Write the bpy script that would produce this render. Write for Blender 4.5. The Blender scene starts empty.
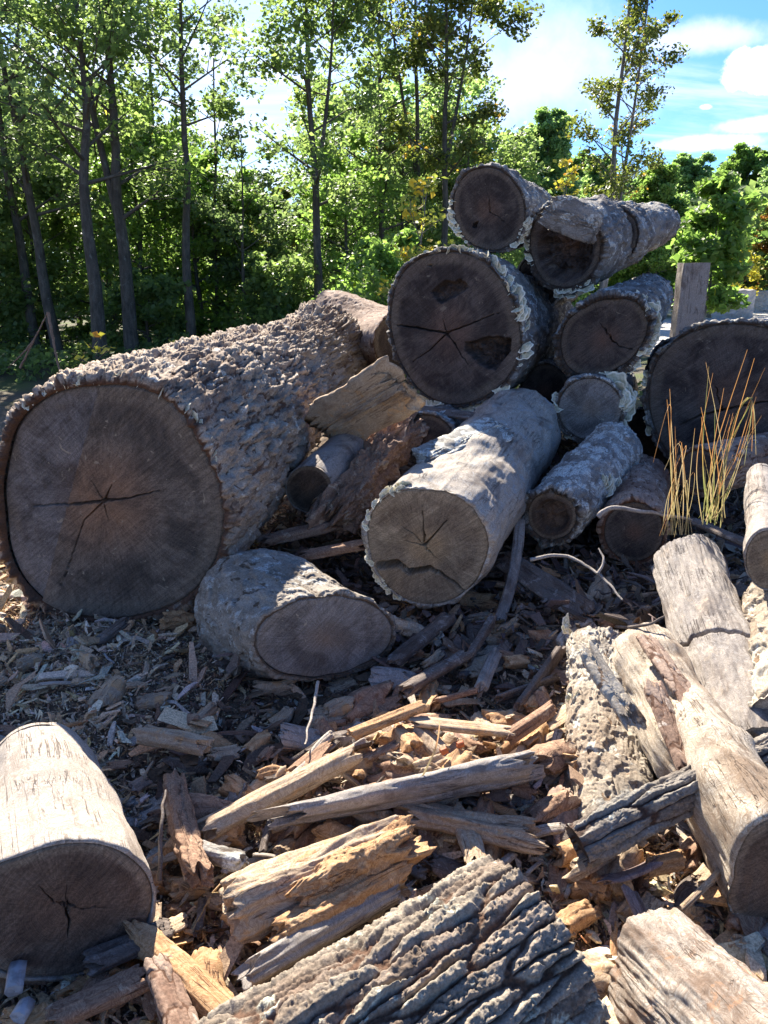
import bpy, math, random
import numpy as np
from mathutils import Vector, Matrix
random.seed(5); rng = np.random.default_rng(5)
sc = bpy.context.scene; COL = sc.collection
D2R = math.radians
# ------------------------------------------------------------------ camera, world, sun
F = 774.0; PITCH = math.atan((512 - 270) / F); H = 1.5
cam_d = bpy.data.cameras.new('camera'); cam = bpy.data.objects.new('camera', cam_d); COL.objects.link(cam)
cam_d.sensor_fit = 'VERTICAL'; cam_d.sensor_height = 24; cam_d.lens = 24 * F / 1024
cam.location = (0, 0, H); cam.rotation_euler = (math.pi / 2 - PITCH, 0, 0)
cam_d.clip_end = 3000; sc.camera = cam
sc.view_settings.view_transform = 'Standard'; sc.view_settings.look = 'None'
sc.view_settings.exposure = 1.78; sc.view_settings.gamma = 1
SUN_EL, SUN_AZ = 37.0, -15.0           # azimuth: degrees to the right of the view direction
sd = bpy.data.lights.new('sun', 'SUN'); sun = bpy.data.objects.new('sun', sd); COL.objects.link(sun)
sd.energy = 5.0; sd.angle = D2R(0.5); sd.color = (1, .92, .80)
tosun = Vector((math.sin(D2R(SUN_AZ)) * math.cos(D2R(SUN_EL)), math.cos(D2R(SUN_AZ)) * math.cos(D2R(SUN_EL)), math.sin(D2R(SUN_EL))))
sun.rotation_euler = tosun.to_track_quat('Z', 'Y').to_euler(); sun.location = (-10, 30, 20)
w = bpy.data.worlds.new('World'); sc.world = w; w.use_nodes = True
cx, sx = math.cos(PITCH), math.sin(PITCH)
def ray(px, py):
    v = (512 - py) / F
    return np.array([(px - 384) / F, cx + sx * v, -sx + cx * v])
def at(px, py, Y):
    d = ray(px, py); return np.array([0, 0, H]) + d * (Y / d[1])
def atz(px, py, z):
    d = ray(px, py); return np.array([0, 0, H]) + d * ((z - H) / d[2])

class NT:
    def __init__(s, tree): s.t = tree; s.n = tree.nodes; s.l = tree.links
    def node(s, typ, ins=None, **kw):
        n = s.n.new(typ)
        for k, v in kw.items(): setattr(n, k, v)
        if ins:
            for k, v in ins.items():
                if hasattr(v, 'links') or isinstance(v, bpy.types.NodeSocket): s.l.new(v, n.inputs[k])
                else: n.inputs[k].default_value = v
        return n
    def math(s, op, a, b=0.0, c=None, clamp=False):
        ins = {0: a, 1: b}
        if c is not None: ins[2] = c
        return s.node('ShaderNodeMath', ins, operation=op, use_clamp=clamp).outputs[0]
    def vmath(s, op, a, b=(0, 0, 0), out=0):
        return s.node('ShaderNodeVectorMath', {0: a, 1: b}, operation=op).outputs[out]
    def noise(s, vec, scale, detail=4, rough=.6, dist=0):
        return s.node('ShaderNodeTexNoise', {'Vector': vec, 'Scale': scale, 'Detail': detail, 'Roughness': rough, 'Distortion': dist}).outputs[0]
    def rng(s, x, a, b, c=0.0, d=1.0, smooth=True):
        return s.node('ShaderNodeMapRange', {0: x, 1: a, 2: b, 3: c, 4: d}, interpolation_type='SMOOTHSTEP' if smooth else 'LINEAR').outputs[0]
    def mix(s, f, a, b, blend='MIX'):
        n = s.node('ShaderNodeMix', data_type='RGBA', blend_type=blend)
        for i, v in ((0, f), (6, a), (7, b)):
            if isinstance(v, bpy.types.NodeSocket): s.l.new(v, n.inputs[i])
            else: n.inputs[i].default_value = v if i == 0 else (*v, 1) if len(v) == 3 else v
        return n.outputs[2]

W = NT(w.node_tree); w.node_tree.nodes.clear()
sky = W.node('ShaderNodeTexSky', sky_type='NISHITA', sun_disc=False, sun_elevation=D2R(SUN_EL), sun_rotation=D2R(SUN_AZ), altitude=200, air_density=1.0, dust_density=.6, ozone_density=2.0)
tc = W.node('ShaderNodeTexCoord').outputs['Generated']
sep = W.node('ShaderNodeSeparateXYZ', {0: tc})
den = W.math('ADD', W.math('MAXIMUM', sep.outputs[2], 0.0), .12)
cxy = W.node('ShaderNodeCombineXYZ', {0: W.math('DIVIDE', sep.outputs[0], den), 1: W.math('DIVIDE', sep.outputs[1], den), 2: 0.0}).outputs[0]
mp = W.node('ShaderNodeMapping', {0: cxy, 2: (0, 0, D2R(-28)), 3: (.55, 1.6, 1)}).outputs[0]
cir = W.noise(mp, 1.15, 8, .62, .6)
cirrus = W.rng(cir, .47, .74)
# denser thin cloud towards the sun side on the left
left = W.rng(sep.outputs[0], .18, -.12)
cirrus = W.math('MULTIPLY', cirrus, W.rng(sep.outputs[2], .0, .05))
cirrus = W.math('ADD', W.math('MULTIPLY', cirrus, .6), W.math('MULTIPLY', left, W.rng(cir, .3, .7, .25, .6)), clamp=True)
def blob(px, py, rx, rz, nsc=9.0, soft=.35, amp=1.1):
    d = ray(px, py); d = d / np.linalg.norm(d)
    dv = W.vmath('SUBTRACT', W.vmath('NORMALIZE', tc), tuple(d))
    dv = W.vmath('MULTIPLY', dv, (1 / rx, 1 / rx, 1 / rz))
    L = W.vmath('LENGTH', dv, out=1)
    nn = W.noise(tc, nsc * 1.6, 7, .62)
    return W.rng(W.math('ADD', L, W.math('MULTIPLY', W.math('SUBTRACT', nn, .5), amp)), 1.0, 1.0 - soft)
cum = W.math('MAXIMUM', blob(756, 72, .042, .028, 14, .25, 1.5), blob(705, 107, .008, .004, 40, .8, 1.6))
band = W.math('MAXIMUM', blob(700, 143, .09, .011, 12, .8, 1.5), blob(765, 125, .07, .010, 12, .8, 1.5))
band = W.math('MAXIMUM', band, W.math('MULTIPLY', blob(545, 75, .16, .10, 5, .9, 1.6), .62))
band = W.math('MAXIMUM', band, W.math('MULTIPLY', blob(700, 40, .17, .02, 7, .9, 2.2), .6))
band = W.math('MAXIMUM', band, W.math('MULTIPLY', blob(655, 185, .16, .016, 9, .8, 2.0), .8))
cl = W.math('MAXIMUM', cirrus, W.math('MAXIMUM', cum, band))
skyc = W.mix(1.0, sky.outputs[0], (.31, .535, .90), 'MULTIPLY')
cl = W.math('MULTIPLY', cl, W.rng(sep.outputs[1], -.15, .35, .25, 1)); cl = W.math('MULTIPLY', cl, W.rng(sep.outputs[2], .85, .45, .3, 1))
col = W.mix(cl, skyc, (5.6, 5.8, 6.1))
bg = W.node('ShaderNodeBackground', {0: col, 1: .076})
W.l.new(bg.outputs[0], W.node('ShaderNodeOutputWorld').inputs[0])

# ------------------------------------------------------------------ numpy noise
def _hash(ix, iy, iz):
    h = (ix.astype(np.int64) * 374761393 + iy.astype(np.int64) * 668265263 + iz.astype(np.int64) * 1274126177) & 0xffffffff
    h = ((h ^ (h >> 13)) * 1103515245) & 0xffffffff
    h = ((h ^ (h >> 16)) * 2246822519) & 0xffffffff
    return h ^ (h >> 15)
_G = rng.normal(size=(256, 3)); _G /= np.linalg.norm(_G, axis=1)[:, None]
def perlin(P):
    P = np.asarray(P, float); i = np.floor(P); f = P - i; i = i.astype(np.int64)
    u = f * f * f * (f * (f * 6 - 15) + 10); out = 0
    for a in (0, 1):
        wa = u[:, 0] if a else 1 - u[:, 0]
        for b in (0, 1):
            wb = u[:, 1] if b else 1 - u[:, 1]
            for c in (0, 1):
                wc = u[:, 2] if c else 1 - u[:, 2]
                g = _G[_hash(i[:, 0] + a, i[:, 1] + b, i[:, 2] + c) & 255]
                out = out + wa * wb * wc * (g * (f - (a, b, c))).sum(1)
    return out * 1.6
def fbm(P, o=4, gain=.5):
    s = 0; a = 1; P = np.array(P, float)
    for k in range(o): s = s + a * perlin(P + 17.3 * k); P = P * 2.03; a *= gain
    return s
def ridged(P, o=3):
    s = 0; a = 1; P = np.array(P, float)
    for k in range(o): s = s + a * (1 - 2 * np.abs(perlin(P + 9.1 * k))); P = P * 2.1; a *= .5
    return s / 1.75
def worley(u, v, per, seed=0):
    """u periodic with integer period per. returns F1, F2, cell random"""
    iu = np.floor(u).astype(np.int64); iv = np.floor(v).astype(np.int64)
    f1 = np.full(u.shape, 9.); f2 = np.full(u.shape, 9.); cr = np.zeros(u.shape)
    for a in (-1, 0, 1):
        for b in (-1, 0, 1):
            cu = (iu + a) % per; h = _hash(cu, iv + b, np.full(u.shape, seed, np.int64))
            ju = iu + a + (h & 1023) / 1023 * .9 + .05; jv = iv + b + ((h >> 10) & 1023) / 1023 * .9 + .05
            d = np.hypot(u - ju, v - jv); r = ((h >> 20) & 255) / 255
            m = d < f1; f2 = np.where(m, f1, np.minimum(f2, d)); cr = np.where(m, r, cr); f1 = np.where(m, d, f1)
    return f1, f2, cr
def worley_t(u, v, per, seed=0):
    iu = np.floor(u).astype(np.int64); iv = np.floor(v).astype(np.int64)
    f1 = np.full(u.shape, 9.); f2 = np.full(u.shape, 9.); cr = np.zeros(u.shape); du = np.zeros(u.shape); dv = np.zeros(u.shape)
    for a in (-1, 0, 1):
        for b in (-1, 0, 1):
            cu = (iu + a) % per; h = _hash(cu, iv + b, np.full(u.shape, seed, np.int64))
            ju = iu + a + (h & 1023) / 1023 * .96 + .02; jv = iv + b + ((h >> 10) & 1023) / 1023 * .96 + .02
            d = np.hypot(u - ju, v - jv); r = ((h >> 20) & 255) / 255
            m = d < f1; f2 = np.where(m, f1, np.minimum(f2, d)); cr = np.where(m, r, cr); du = np.where(m, u - ju, du); dv = np.where(m, v - jv, dv); f1 = np.where(m, d, f1)
    return f1, f2, cr, du, dv
def sstep(a, b, x):
    t = np.clip((x - a) / (b - a), 0, 1); return t * t * (3 - 2 * t)

# ------------------------------------------------------------------ mesh building
def link(name, me, parent=None):
    o = bpy.data.objects.new(name, me); COL.objects.link(o)
    if parent is not None: o.parent = parent
    return o
def mesh_np(name, V, faces, mat, smooth=True, attrs=None, fcol=None):
    """faces: list of int arrays (n,k)"""
    me = bpy.data.meshes.new(name); V = np.asarray(V, np.float32)
    me.vertices.add(len(V)); me.vertices.foreach_set('co', V.ravel())
    faces = [f for f in faces if len(f)]
    tot = np.concatenate([np.full(len(f), f.shape[1]) for f in faces]); idx = np.concatenate([f.ravel() for f in faces])
    me.loops.add(len(idx)); me.loops.foreach_set('vertex_index', idx.astype(np.int32))
    me.polygons.add(len(tot)); st = np.concatenate([[0], np.cumsum(tot)[:-1]])
    me.polygons.foreach_set('loop_start', st.astype(np.int32)); me.polygons.foreach_set('loop_total', tot.astype(np.int32))
    me.polygons.foreach_set('use_smooth', np.full(len(tot), smooth))
    for k, a in (attrs or {}).items():
        a = np.asarray(a, np.float32)
        if a.ndim == 2:
            at_ = me.attributes.new(k, 'FLOAT_VECTOR', 'POINT'); at_.data.foreach_set('vector', a.ravel())
        else:
            at_ = me.attributes.new(k, 'FLOAT', 'POINT'); at_.data.foreach_set('value', a)
    me.materials.append(mat); me.update(calc_edges=True); me.validate()
    return me
def grid_faces(ns, nt, off=0, wrap=True):
    i = np.arange(ns - 1)[:, None]; j = np.arange(nt if wrap else nt - 1)[None, :]; k = (j + 1) % nt
    return np.stack([off + i * nt + j, off + i * nt + k, off + (i + 1) * nt + k, off + (i + 1) * nt + j], -1).reshape(-1, 4)
def tag(o, label=None, cat=None, group=None, kind=None):
    if label: o['label'] = label
    if cat: o['category'] = cat
    if group: o['group'] = group
    if kind: o['kind'] = kind
    return o
def empty(name, loc, label, cat, group=None):
    o = bpy.data.objects.new(name, None); COL.objects.link(o); o.location = loc; o.empty_display_size = .1
    return tag(o, label, cat, group)

# ------------------------------------------------------------------ materials
def new_mat(name):
    m = bpy.data.materials.new(name); m.use_nodes = True; m.node_tree.nodes.clear(); return m, NT(m.node_tree)
def finish(N, col, rough=.85, bump=None, bdist=.004, bstr=.7, spec=.25):
    ins = {'Base Color': col, 'Roughness': rough, 'Specular IOR Level': spec}
    p = N.node('ShaderNodeBsdfPrincipled', ins)
    if bump is not None:
        b = N.node('ShaderNodeBump', {'Height': bump, 'Distance': bdist, 'Strength': bstr}); N.l.new(b.outputs[0], p.inputs['Normal'])
    N.l.new(p.outputs[0], N.node('ShaderNodeOutputMaterial').inputs[0])
def attr(N, name, out='Vector'): return N.node('ShaderNodeAttribute', attribute_name=name).outputs[out]
def mat_bark(name, ca, cb, cfur, clich, lich=.5, zs=.35, lsc=9.0, bd=.004):
    m, N = new_mat(name); lp = attr(N, 'lp'); ht = attr(N, 'ht', 'Fac'); cr = attr(N, 'cr', 'Fac')
    sv = N.vmath('MULTIPLY', lp, (1, 1, zs))
    n1 = N.noise(sv, 28, 6, .65); n2 = N.noise(lp, lsc, 5, .65, .4); n3 = N.noise(lp, 150, 5, .7); n4 = N.noise(lp, 3.2, 3, .5)
    c = N.mix(N.rng(n1, .36, .64), ca, cb)
    c = N.mix(N.math('MULTIPLY', cr, .5), c, N.mix(.5, cb, clich))
    c = N.mix(N.rng(n4, .45, .7, 0, .55), c, cfur)
    c = N.mix(N.math('SUBTRACT', 1.0, N.rng(ht, .02, .4), clamp=True), c, cfur)
    lm = N.math('MULTIPLY', N.rng(n2, .68 - .3 * lich, .74 - .3 * lich), N.rng(n3, .34, .55, .35, 1))
    lm = N.math('MULTIPLY', lm, N.rng(ht, .15, .5, .25, 1))
    c = N.mix(lm, c, clich)
    c = N.mix(N.rng(n3, .3, .75, .0, .55), c, N.mix(.5, ca, (.9, .85, .8)), 'OVERLAY') if False else N.mix(1.0, c, N.mix(N.rng(n3, .28, .72), (.62, .6, .58), (1.3, 1.3, 1.28)), 'MULTIPLY')
    finish(N, c, .9, N.math('ADD', N.math('MULTIPLY', n3, .6), n1), bd, .8); return m
def mat_wood(name, ca, cb, cs, cc=None, stain=.5, sc_=60, zs=.05, bd=.003):
    """weathered bare wood: grain runs along lp.z"""
    m, N = new_mat(name); lp = attr(N, 'lp')
    g = N.vmath('MULTIPLY', N.vmath('ADD', lp, N.vmath('SCALE', N.node('ShaderNodeTexNoise', {'Vector': lp, 'Scale': 6.0, 'Detail': 3.0}).outputs[1], (.0, .0, .0))), (1, 1, zs))
    n1 = N.noise(g, sc_ * 1.3, 7, .7, .3); n2 = N.noise(N.vmath('MULTIPLY', lp, (1, 1, .45)), 7, 6, .68, .6); n3 = N.noise(g, sc_ * 6, 4, .75); n5 = N.noise(lp, 140, 4, .75)
    n6 = N.noise(N.vmath('MULTIPLY', lp, (1, 1, .3)), 26, 6, .7, .5)
    ck = N.noise(N.vmath('MULTIPLY', lp, (1, 1, zs * .5)), sc_ * .8, 3, .55, .15); ck = N.math('ABSOLUTE', N.math('SUBTRACT', ck, .5))
    ck = N.math('MULTIPLY', N.rng(ck, .016, .002), N.rng(N.noise(lp, 9, 3, .5), .46, .58))
    c = N.mix(N.rng(n1, .34, .64), ca, cb)
    c = N.mix(N.rng(n2, .60 - .16 * stain, .72 - .08 * stain, 0, .8), c, cs)
    c = N.mix(N.rng(n6, .54, .66, 0, .45), c, N.mix(.6, cs, ca))
    if cc: c = N.mix(N.rng(N.noise(lp, 14, 5, .7, .6), .56, .64, 0, .8), c, cc)
    c = N.mix(1.0, c, N.mix(N.rng(n3, .3, .7), (.62, .60, .58), (1.28, 1.28, 1.26)), 'MULTIPLY')
    c = N.mix(N.rng(n5, .62, .70, 0, .65), c, cs)
    c = N.mix(N.math('MULTIPLY', ck, .75), c, N.mix(.5, cs, (.05, .035, .025)))
    h = N.math('SUBTRACT', N.math('ADD', n1, N.math('ADD', N.math('MULTIPLY', n3, .6), N.math('MULTIPLY', n5, .3))), N.math('MULTIPLY', ck, 1.5))
    finish(N, c, .85, h, bd, .9); return m
def mat_face(name, ca, cb, cc, ring=380., rc=.5, spots=0.0, sap=.6):
    """sawn end: rings, rays, saw marks, weather stains; lp = position in the face"""
    m, N = new_mat(name); lp = attr(N, 'lp'); rr = attr(N, 'ht', 'Fac')
    wob = N.node('ShaderNodeCombineXYZ', {0: N.math('MULTIPLY', N.math('SUBTRACT', N.noise(lp, 5, 3, .5), .5), .05), 1: N.math('MULTIPLY', N.math('SUBTRACT', N.noise(N.vmath('ADD', lp, (3, 7, 1)), 5, 3, .5), .5), .05), 2: 0.0}).outputs[0]
    q = N.vmath('ADD', lp, wob); L = N.vmath('LENGTH', N.vmath('MULTIPLY', q, (1, 1, 0)), out=1)
    ringn = N.node('ShaderNodeTexNoise', {'W': N.math('MULTIPLY', L, ring / 2.2), 'Detail': 3.0, 'Roughness': .7}, noise_dimensions='1D').outputs[0]
    sp = N.node('ShaderNodeSeparateXYZ', {0: q}); ang = N.math('ARCTAN2', sp.outputs[1], sp.outputs[0])
    ca2 = N.node('ShaderNodeCombineXYZ', {0: N.math('COSINE', ang), 1: N.math('SINE', ang), 2: N.math('MULTIPLY', L, .6)}).outputs[0]
    rays = N.noise(ca2, 26, 5, .75)
    saw = N.noise(N.vmath('MULTIPLY', N.node('ShaderNodeVectorRotate', {'Vector': lp, 'Angle': .9}, rotation_type='Z_AXIS').outputs[0], (1, .04, 1)), 130, 3, .6)
    st = N.noise(lp, 7, 5, .62, .8); fine = N.noise(lp, 190, 4, .7)
    c = N.mix(N.rng(st, .36, .66), ca, cb)
    c = N.mix(N.math('MULTIPLY', N.rng(rr, rc, .05), N.rng(st, .3, .6, .5, 1)), c, cc)
    c = N.mix(N.math('MULTIPLY', N.rng(rr, .80, .90), N.rng(st, .3, .6, sap, sap * .4)), c, N.mix(.5, cb, (.30, .24, .17)))
    c = N.mix(N.math('MULTIPLY', attr(N, 'cr', 'Fac'), N.rng(st, .3, .6, .25, .7)), c, N.mix(N.rng(st, .3, .7), (.11, .105, .11), (.18, .17, .17)))
    f = N.math('ADD', N.math('MULTIPLY', ringn, .5), N.math('ADD', N.math('MULTIPLY', rays, .3), N.math('MULTIPLY', saw, .22)))
    c = N.mix(1.0, c, N.mix(N.rng(f, .36, .66), (.42, .40, .38), (1.65, 1.65, 1.65)), 'MULTIPLY')
    c = N.mix(1.0, c, N.mix(N.rng(fine, .3, .7), (.72, .72, .72), (1.25, 1.25, 1.25)), 'MULTIPLY')
    if spots: c = N.mix(N.math('MULTIPLY', N.rng(N.noise(lp, 16, 4, .7, 1.0), .64, .70), spots), c, (.42, .36, .26))
    finish(N, c, .88, N.math('ADD', N.math('ADD', N.math('MULTIPLY', ringn, .5), N.math('MULTIPLY', saw, .7)), N.math('MULTIPLY', rays, .5)), .004, .9, .2); return m

BK = {
 'flaky': mat_bark('flaky_grey_bark', (.15, .10, .07), (.40, .31, .225), (.10, .055, .035), (.56, .51, .43), .28, .25, 13),
 'grey': mat_bark('silvery_bark', (.085, .072, .062), (.21, .19, .17), (.06, .045, .035), (.46, .46, .42), .46, .3, 10),
 'furrow': mat_bark('deep_furrowed_bark', (.125, .09, .066), (.28, .22, .17), (.10, .055, .034), (.46, .46, .37), .34, .4, 11),
 'furrowdark': mat_bark('dark_furrowed_bark', (.095, .075, .06), (.22, .185, .155), (.06, .035, .025), (.40, .42, .38), .30, .4, 11),
 'lichen': mat_bark('lichen_covered_bark', (.12, .10, .085), (.26, .24, .215), (.075, .055, .04), (.50, .51, .47), .66, .4, 16),
 'pale': mat_bark('pale_rotten_bark', (.25, .20, .145), (.42, .37, .295), (.20, .13, .08), (.52, .50, .43), .38, .4, 16),
 'brown': mat_bark('brown_bark', (.17, .10, .07), (.33, .23, .17), (.10, .05, .03), (.42, .36, .30), .35, .4, 16),
}
WD = {
 'bare': mat_wood('bleached_bare_wood', (.33, .27, .215), (.53, .48, .42), (.20, .15, .115), None, .5, 70, .04),
 'bareGrey': mat_wood('grey_bare_wood', (.25, .215, .185), (.44, .40, .36), (.14, .105, .085), (.42, .35, .28), .6, 75, .04),
 'white': mat_wood('white_bare_wood', (.42, .34, .25), (.64, .57, .47), (.26, .18, .115), (.52, .46, .38), .7, 60, .04),
 'tan': mat_wood('tan_split_wood', (.34, .235, .15), (.56, .44, .31), (.22, .14, .09), (.55, .33, .16), .5, 55, .06),
 'orange': mat_wood('orange_rotten_wood', (.36, .19, .085), (.58, .37, .2), (.2, .09, .045), (.62, .42, .24), .5, 50, .12),
 'red': mat_wood('red_rotten_wood', (.20, .11, .07), (.40, .26, .17), (.12, .06, .035), (.55, .42, .29), .5, 45, .15),
 'dark': mat_wood('dark_weathered_wood', (.10, .075, .06), (.21, .175, .15), (.07, .045, .035), (.34, .3, .27), .5, 55, .06),
 'purple': mat_wood('purple_brown_bark_inside', (.16, .115, .11), (.30, .24, .235), (.11, .07, .06), None, .5, 40, .06),
}
FC = {
 'big': mat_face('dark_sawn_end', (.075, .062, .052), (.155, .125, .10), (.24, .14, .085), 400, .62, .55),
 'black': mat_face('blackened_sawn_end', (.038, .030, .027), (.092, .073, .062), (.12, .075, .055), 400, .5, .25),
 'brown': mat_face('brown_sawn_end', (.080, .055, .04), (.15, .105, .075), (.16, .10, .065), 420, .6, .1, 1.3),
 'tan': mat_face('tan_sawn_end', (.15, .115, .082), (.27, .215, .15), (.30, .21, .12), 420, .5, .35),
 'blue': mat_face('grey_sawn_end', (.12, .105, .092), (.23, .21, .19), (.22, .17, .13), 420, .5, .8),
 'light': mat_face('light_sawn_end', (.33, .26, .18), (.5, .41, .3), (.45, .33, .2), 420, .5, .2),
}
# ------------------------------------------------------------------ displacement styles
def style_disp(style, R, th, s, seed, amp=1.0):
    """th angle, s metres along; returns displacement, ht, cr"""
    n = len(th); X = np.stack([R * np.cos(th), R * np.sin(th), s], 1); o = seed * 13.7
    circ = 2 * math.pi * R; z = np.zeros(n)
    if style == 'bare':
        g = ridged(np.stack([X[:, 0] * 22 + o, X[:, 1] * 22, s * 1.3], 1), 3)
        chk = ridged(np.stack([X[:, 0] * 13 + o, X[:, 1] * 13, s * .8 + 5], 1), 1)
        d = .002 * g + .010 * fbm(X * 4 + o, 3) - .007 * sstep(.93, .995, chk) * sstep(-.1, .3, perlin(X * 5 + o))
        return d * amp, z + 1, .5 + .5 * perlin(X * 6)
    if style == 'split':
        g = ridged(np.stack([X[:, 0] * 45 + o, X[:, 1] * 45, s * 3], 1), 3)
        d = .006 * g + .010 * fbm(np.stack([X[:, 0] * 16, X[:, 1] * 16, s * 5 + o], 1), 4)
        return d * amp, z + 1, z + .5
    if style == 'rotten':
        d = .022 * fbm(X * np.array([14, 14, 8]) + o, 5, .6) + .008 * ridged(X * np.array([40, 40, 10]) + o, 2)
        return d * amp, sstep(-.02, .02, d), z + .5
    cu, cv, aP, warp, pl, tl, fb = {'flaky': (.042, .26, .017, .42, .30, .5, .9), 'furrow': (.030, .22, .018, .22, .38, .2, .40), 'grey': (.038, .24, .008, .5, .30, .5, 1.2),
        'lichen': (.035, .16, .006, .6, .3, .6, 1.5), 'pale': (.05, .11, .006, .7, .16, 1.2, 1.5), 'brown': (.03, .10, .007, .6, .3, .6, 1.4)}[style]
    per = max(3, int(round(circ / cu))); u = th / (2 * math.pi) * per; v = s / cv
    Q = X * np.array([1, 1, .45]); wx = fbm(Q * 16 + o, 4, .6); wy = fbm(Q * 16 + o + 40, 4, .6)
    f1, f2, cr, du, dv = worley_t((u + warp * wx * 1.1) % per, v + warp * wy * .8, per, int(seed) + 3)
    e = f2 - f1; ht = sstep(.0, pl, e)
    fine = fbm(X * 85 + o, 3, .6); med = fbm(X * np.array([16, 16, 9]) + o, 4, .6)
    plate = ht * (.45 + .8 * cr + tl * ((cr * 7.3) % 1 - .3) * dv + tl * .8 * ((cr * 3.7) % 1 - .5) * du)
    worn = sstep(.12, .3, fbm(X * np.array([5, 5, 2.5]) + o + 31, 3)) if style in ('flaky', 'grey', 'lichen', 'pale') else 0
    d = aP * ((plate + fb * .6 * med) * (1 - .65 * worn) + .20 * fine) + .010 * fbm(X * 3.5 + o, 3) - .008 * worn
    cr = np.clip(cr * (1 - .5 * worn) + .6 * worn, 0, 1)
    if style == 'furrow':
        d += aP * .07 * fbm(X * np.array([150, 150, 60]) + o, 3, .6)
        f1b, f2b, crb, _, _ = worley_t((u + .6 * wy) % per, v * 2.3 + wx * .5, per, int(seed) + 9)
        d -= aP * .30 * (1 - sstep(0, .10, f2b - f1b)) * ht; d += aP * .22 * crb * ht
    if style == 'flaky':
        f1b, f2b, crb, _, dvb = worley_t((u + .7 * wy) % per, v * 3.4 + wx * .8, per, int(seed) + 9)
        d -= aP * .35 * (1 - sstep(0, .14, f2b - f1b)) * ht; d += aP * (.45 * crb + .35 * dvb) * ht
        d += .008 * sstep(.1, .3, fbm(X * np.array([12, 12, 3]) + o + 3, 4))
    if style in ('grey', 'lichen'):
        d += .007 * sstep(.05, .18, fbm(X * np.array([9, 9, 5]) + o + 3, 4, .6))
        ht = np.clip(ht + .2, 0, 1)
    if style == 'pale':
        d += .010 * sstep(.05, .15, fbm(X * 9 + o + 3, 4, .6)) - .005 * sstep(.35, .45, fbm(X * np.array([16, 16, 7]) + o + 9, 3))
        ht = np.clip(ht + .35 - .9 * sstep(.3, .45, fbm(X * 16 + o + 9, 3)), 0, 1)
    return d * amp, ht, cr
def add3(a, b): return (a[0] + b[0], a[1] + b[1], a[2] + b[2])
def frame_of(n):
    n = n / np.linalg.norm(n); e1 = np.cross(np.array([0, 0, 1.]), n)
    if np.linalg.norm(e1) < .05: e1 = np.array([1., 0, 0])
    e1 /= np.linalg.norm(e1); return n, e1, np.cross(n, e1)
def seg_dist(P, a, b):
    ab = b - a; t = np.clip(((P - a) @ ab) / max(1e-9, ab @ ab), 0, 1); return np.hypot(*(P - (a + t[:, None] * ab)).T), t
def inside_dist(P, poly):
    """signed: >0 inside (distance to the edge)"""
    n = len(poly); ins = np.zeros(len(P), bool); dm = np.full(len(P), 9.)
    for i in range(n):
        a, b = poly[i], poly[(i + 1) % n]; d, _ = seg_dist(P, a, b); dm = np.minimum(dm, d)
        c = ((a[1] > P[:, 1]) != (b[1] > P[:, 1])) & (P[:, 0] < (b[0] - a[0]) * (P[:, 1] - a[1]) / (b[1] - a[1] + 1e-12) + a[0]); ins ^= c
    return np.where(ins, dm, -dm)
_seed = [1]
class Log: pass
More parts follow.
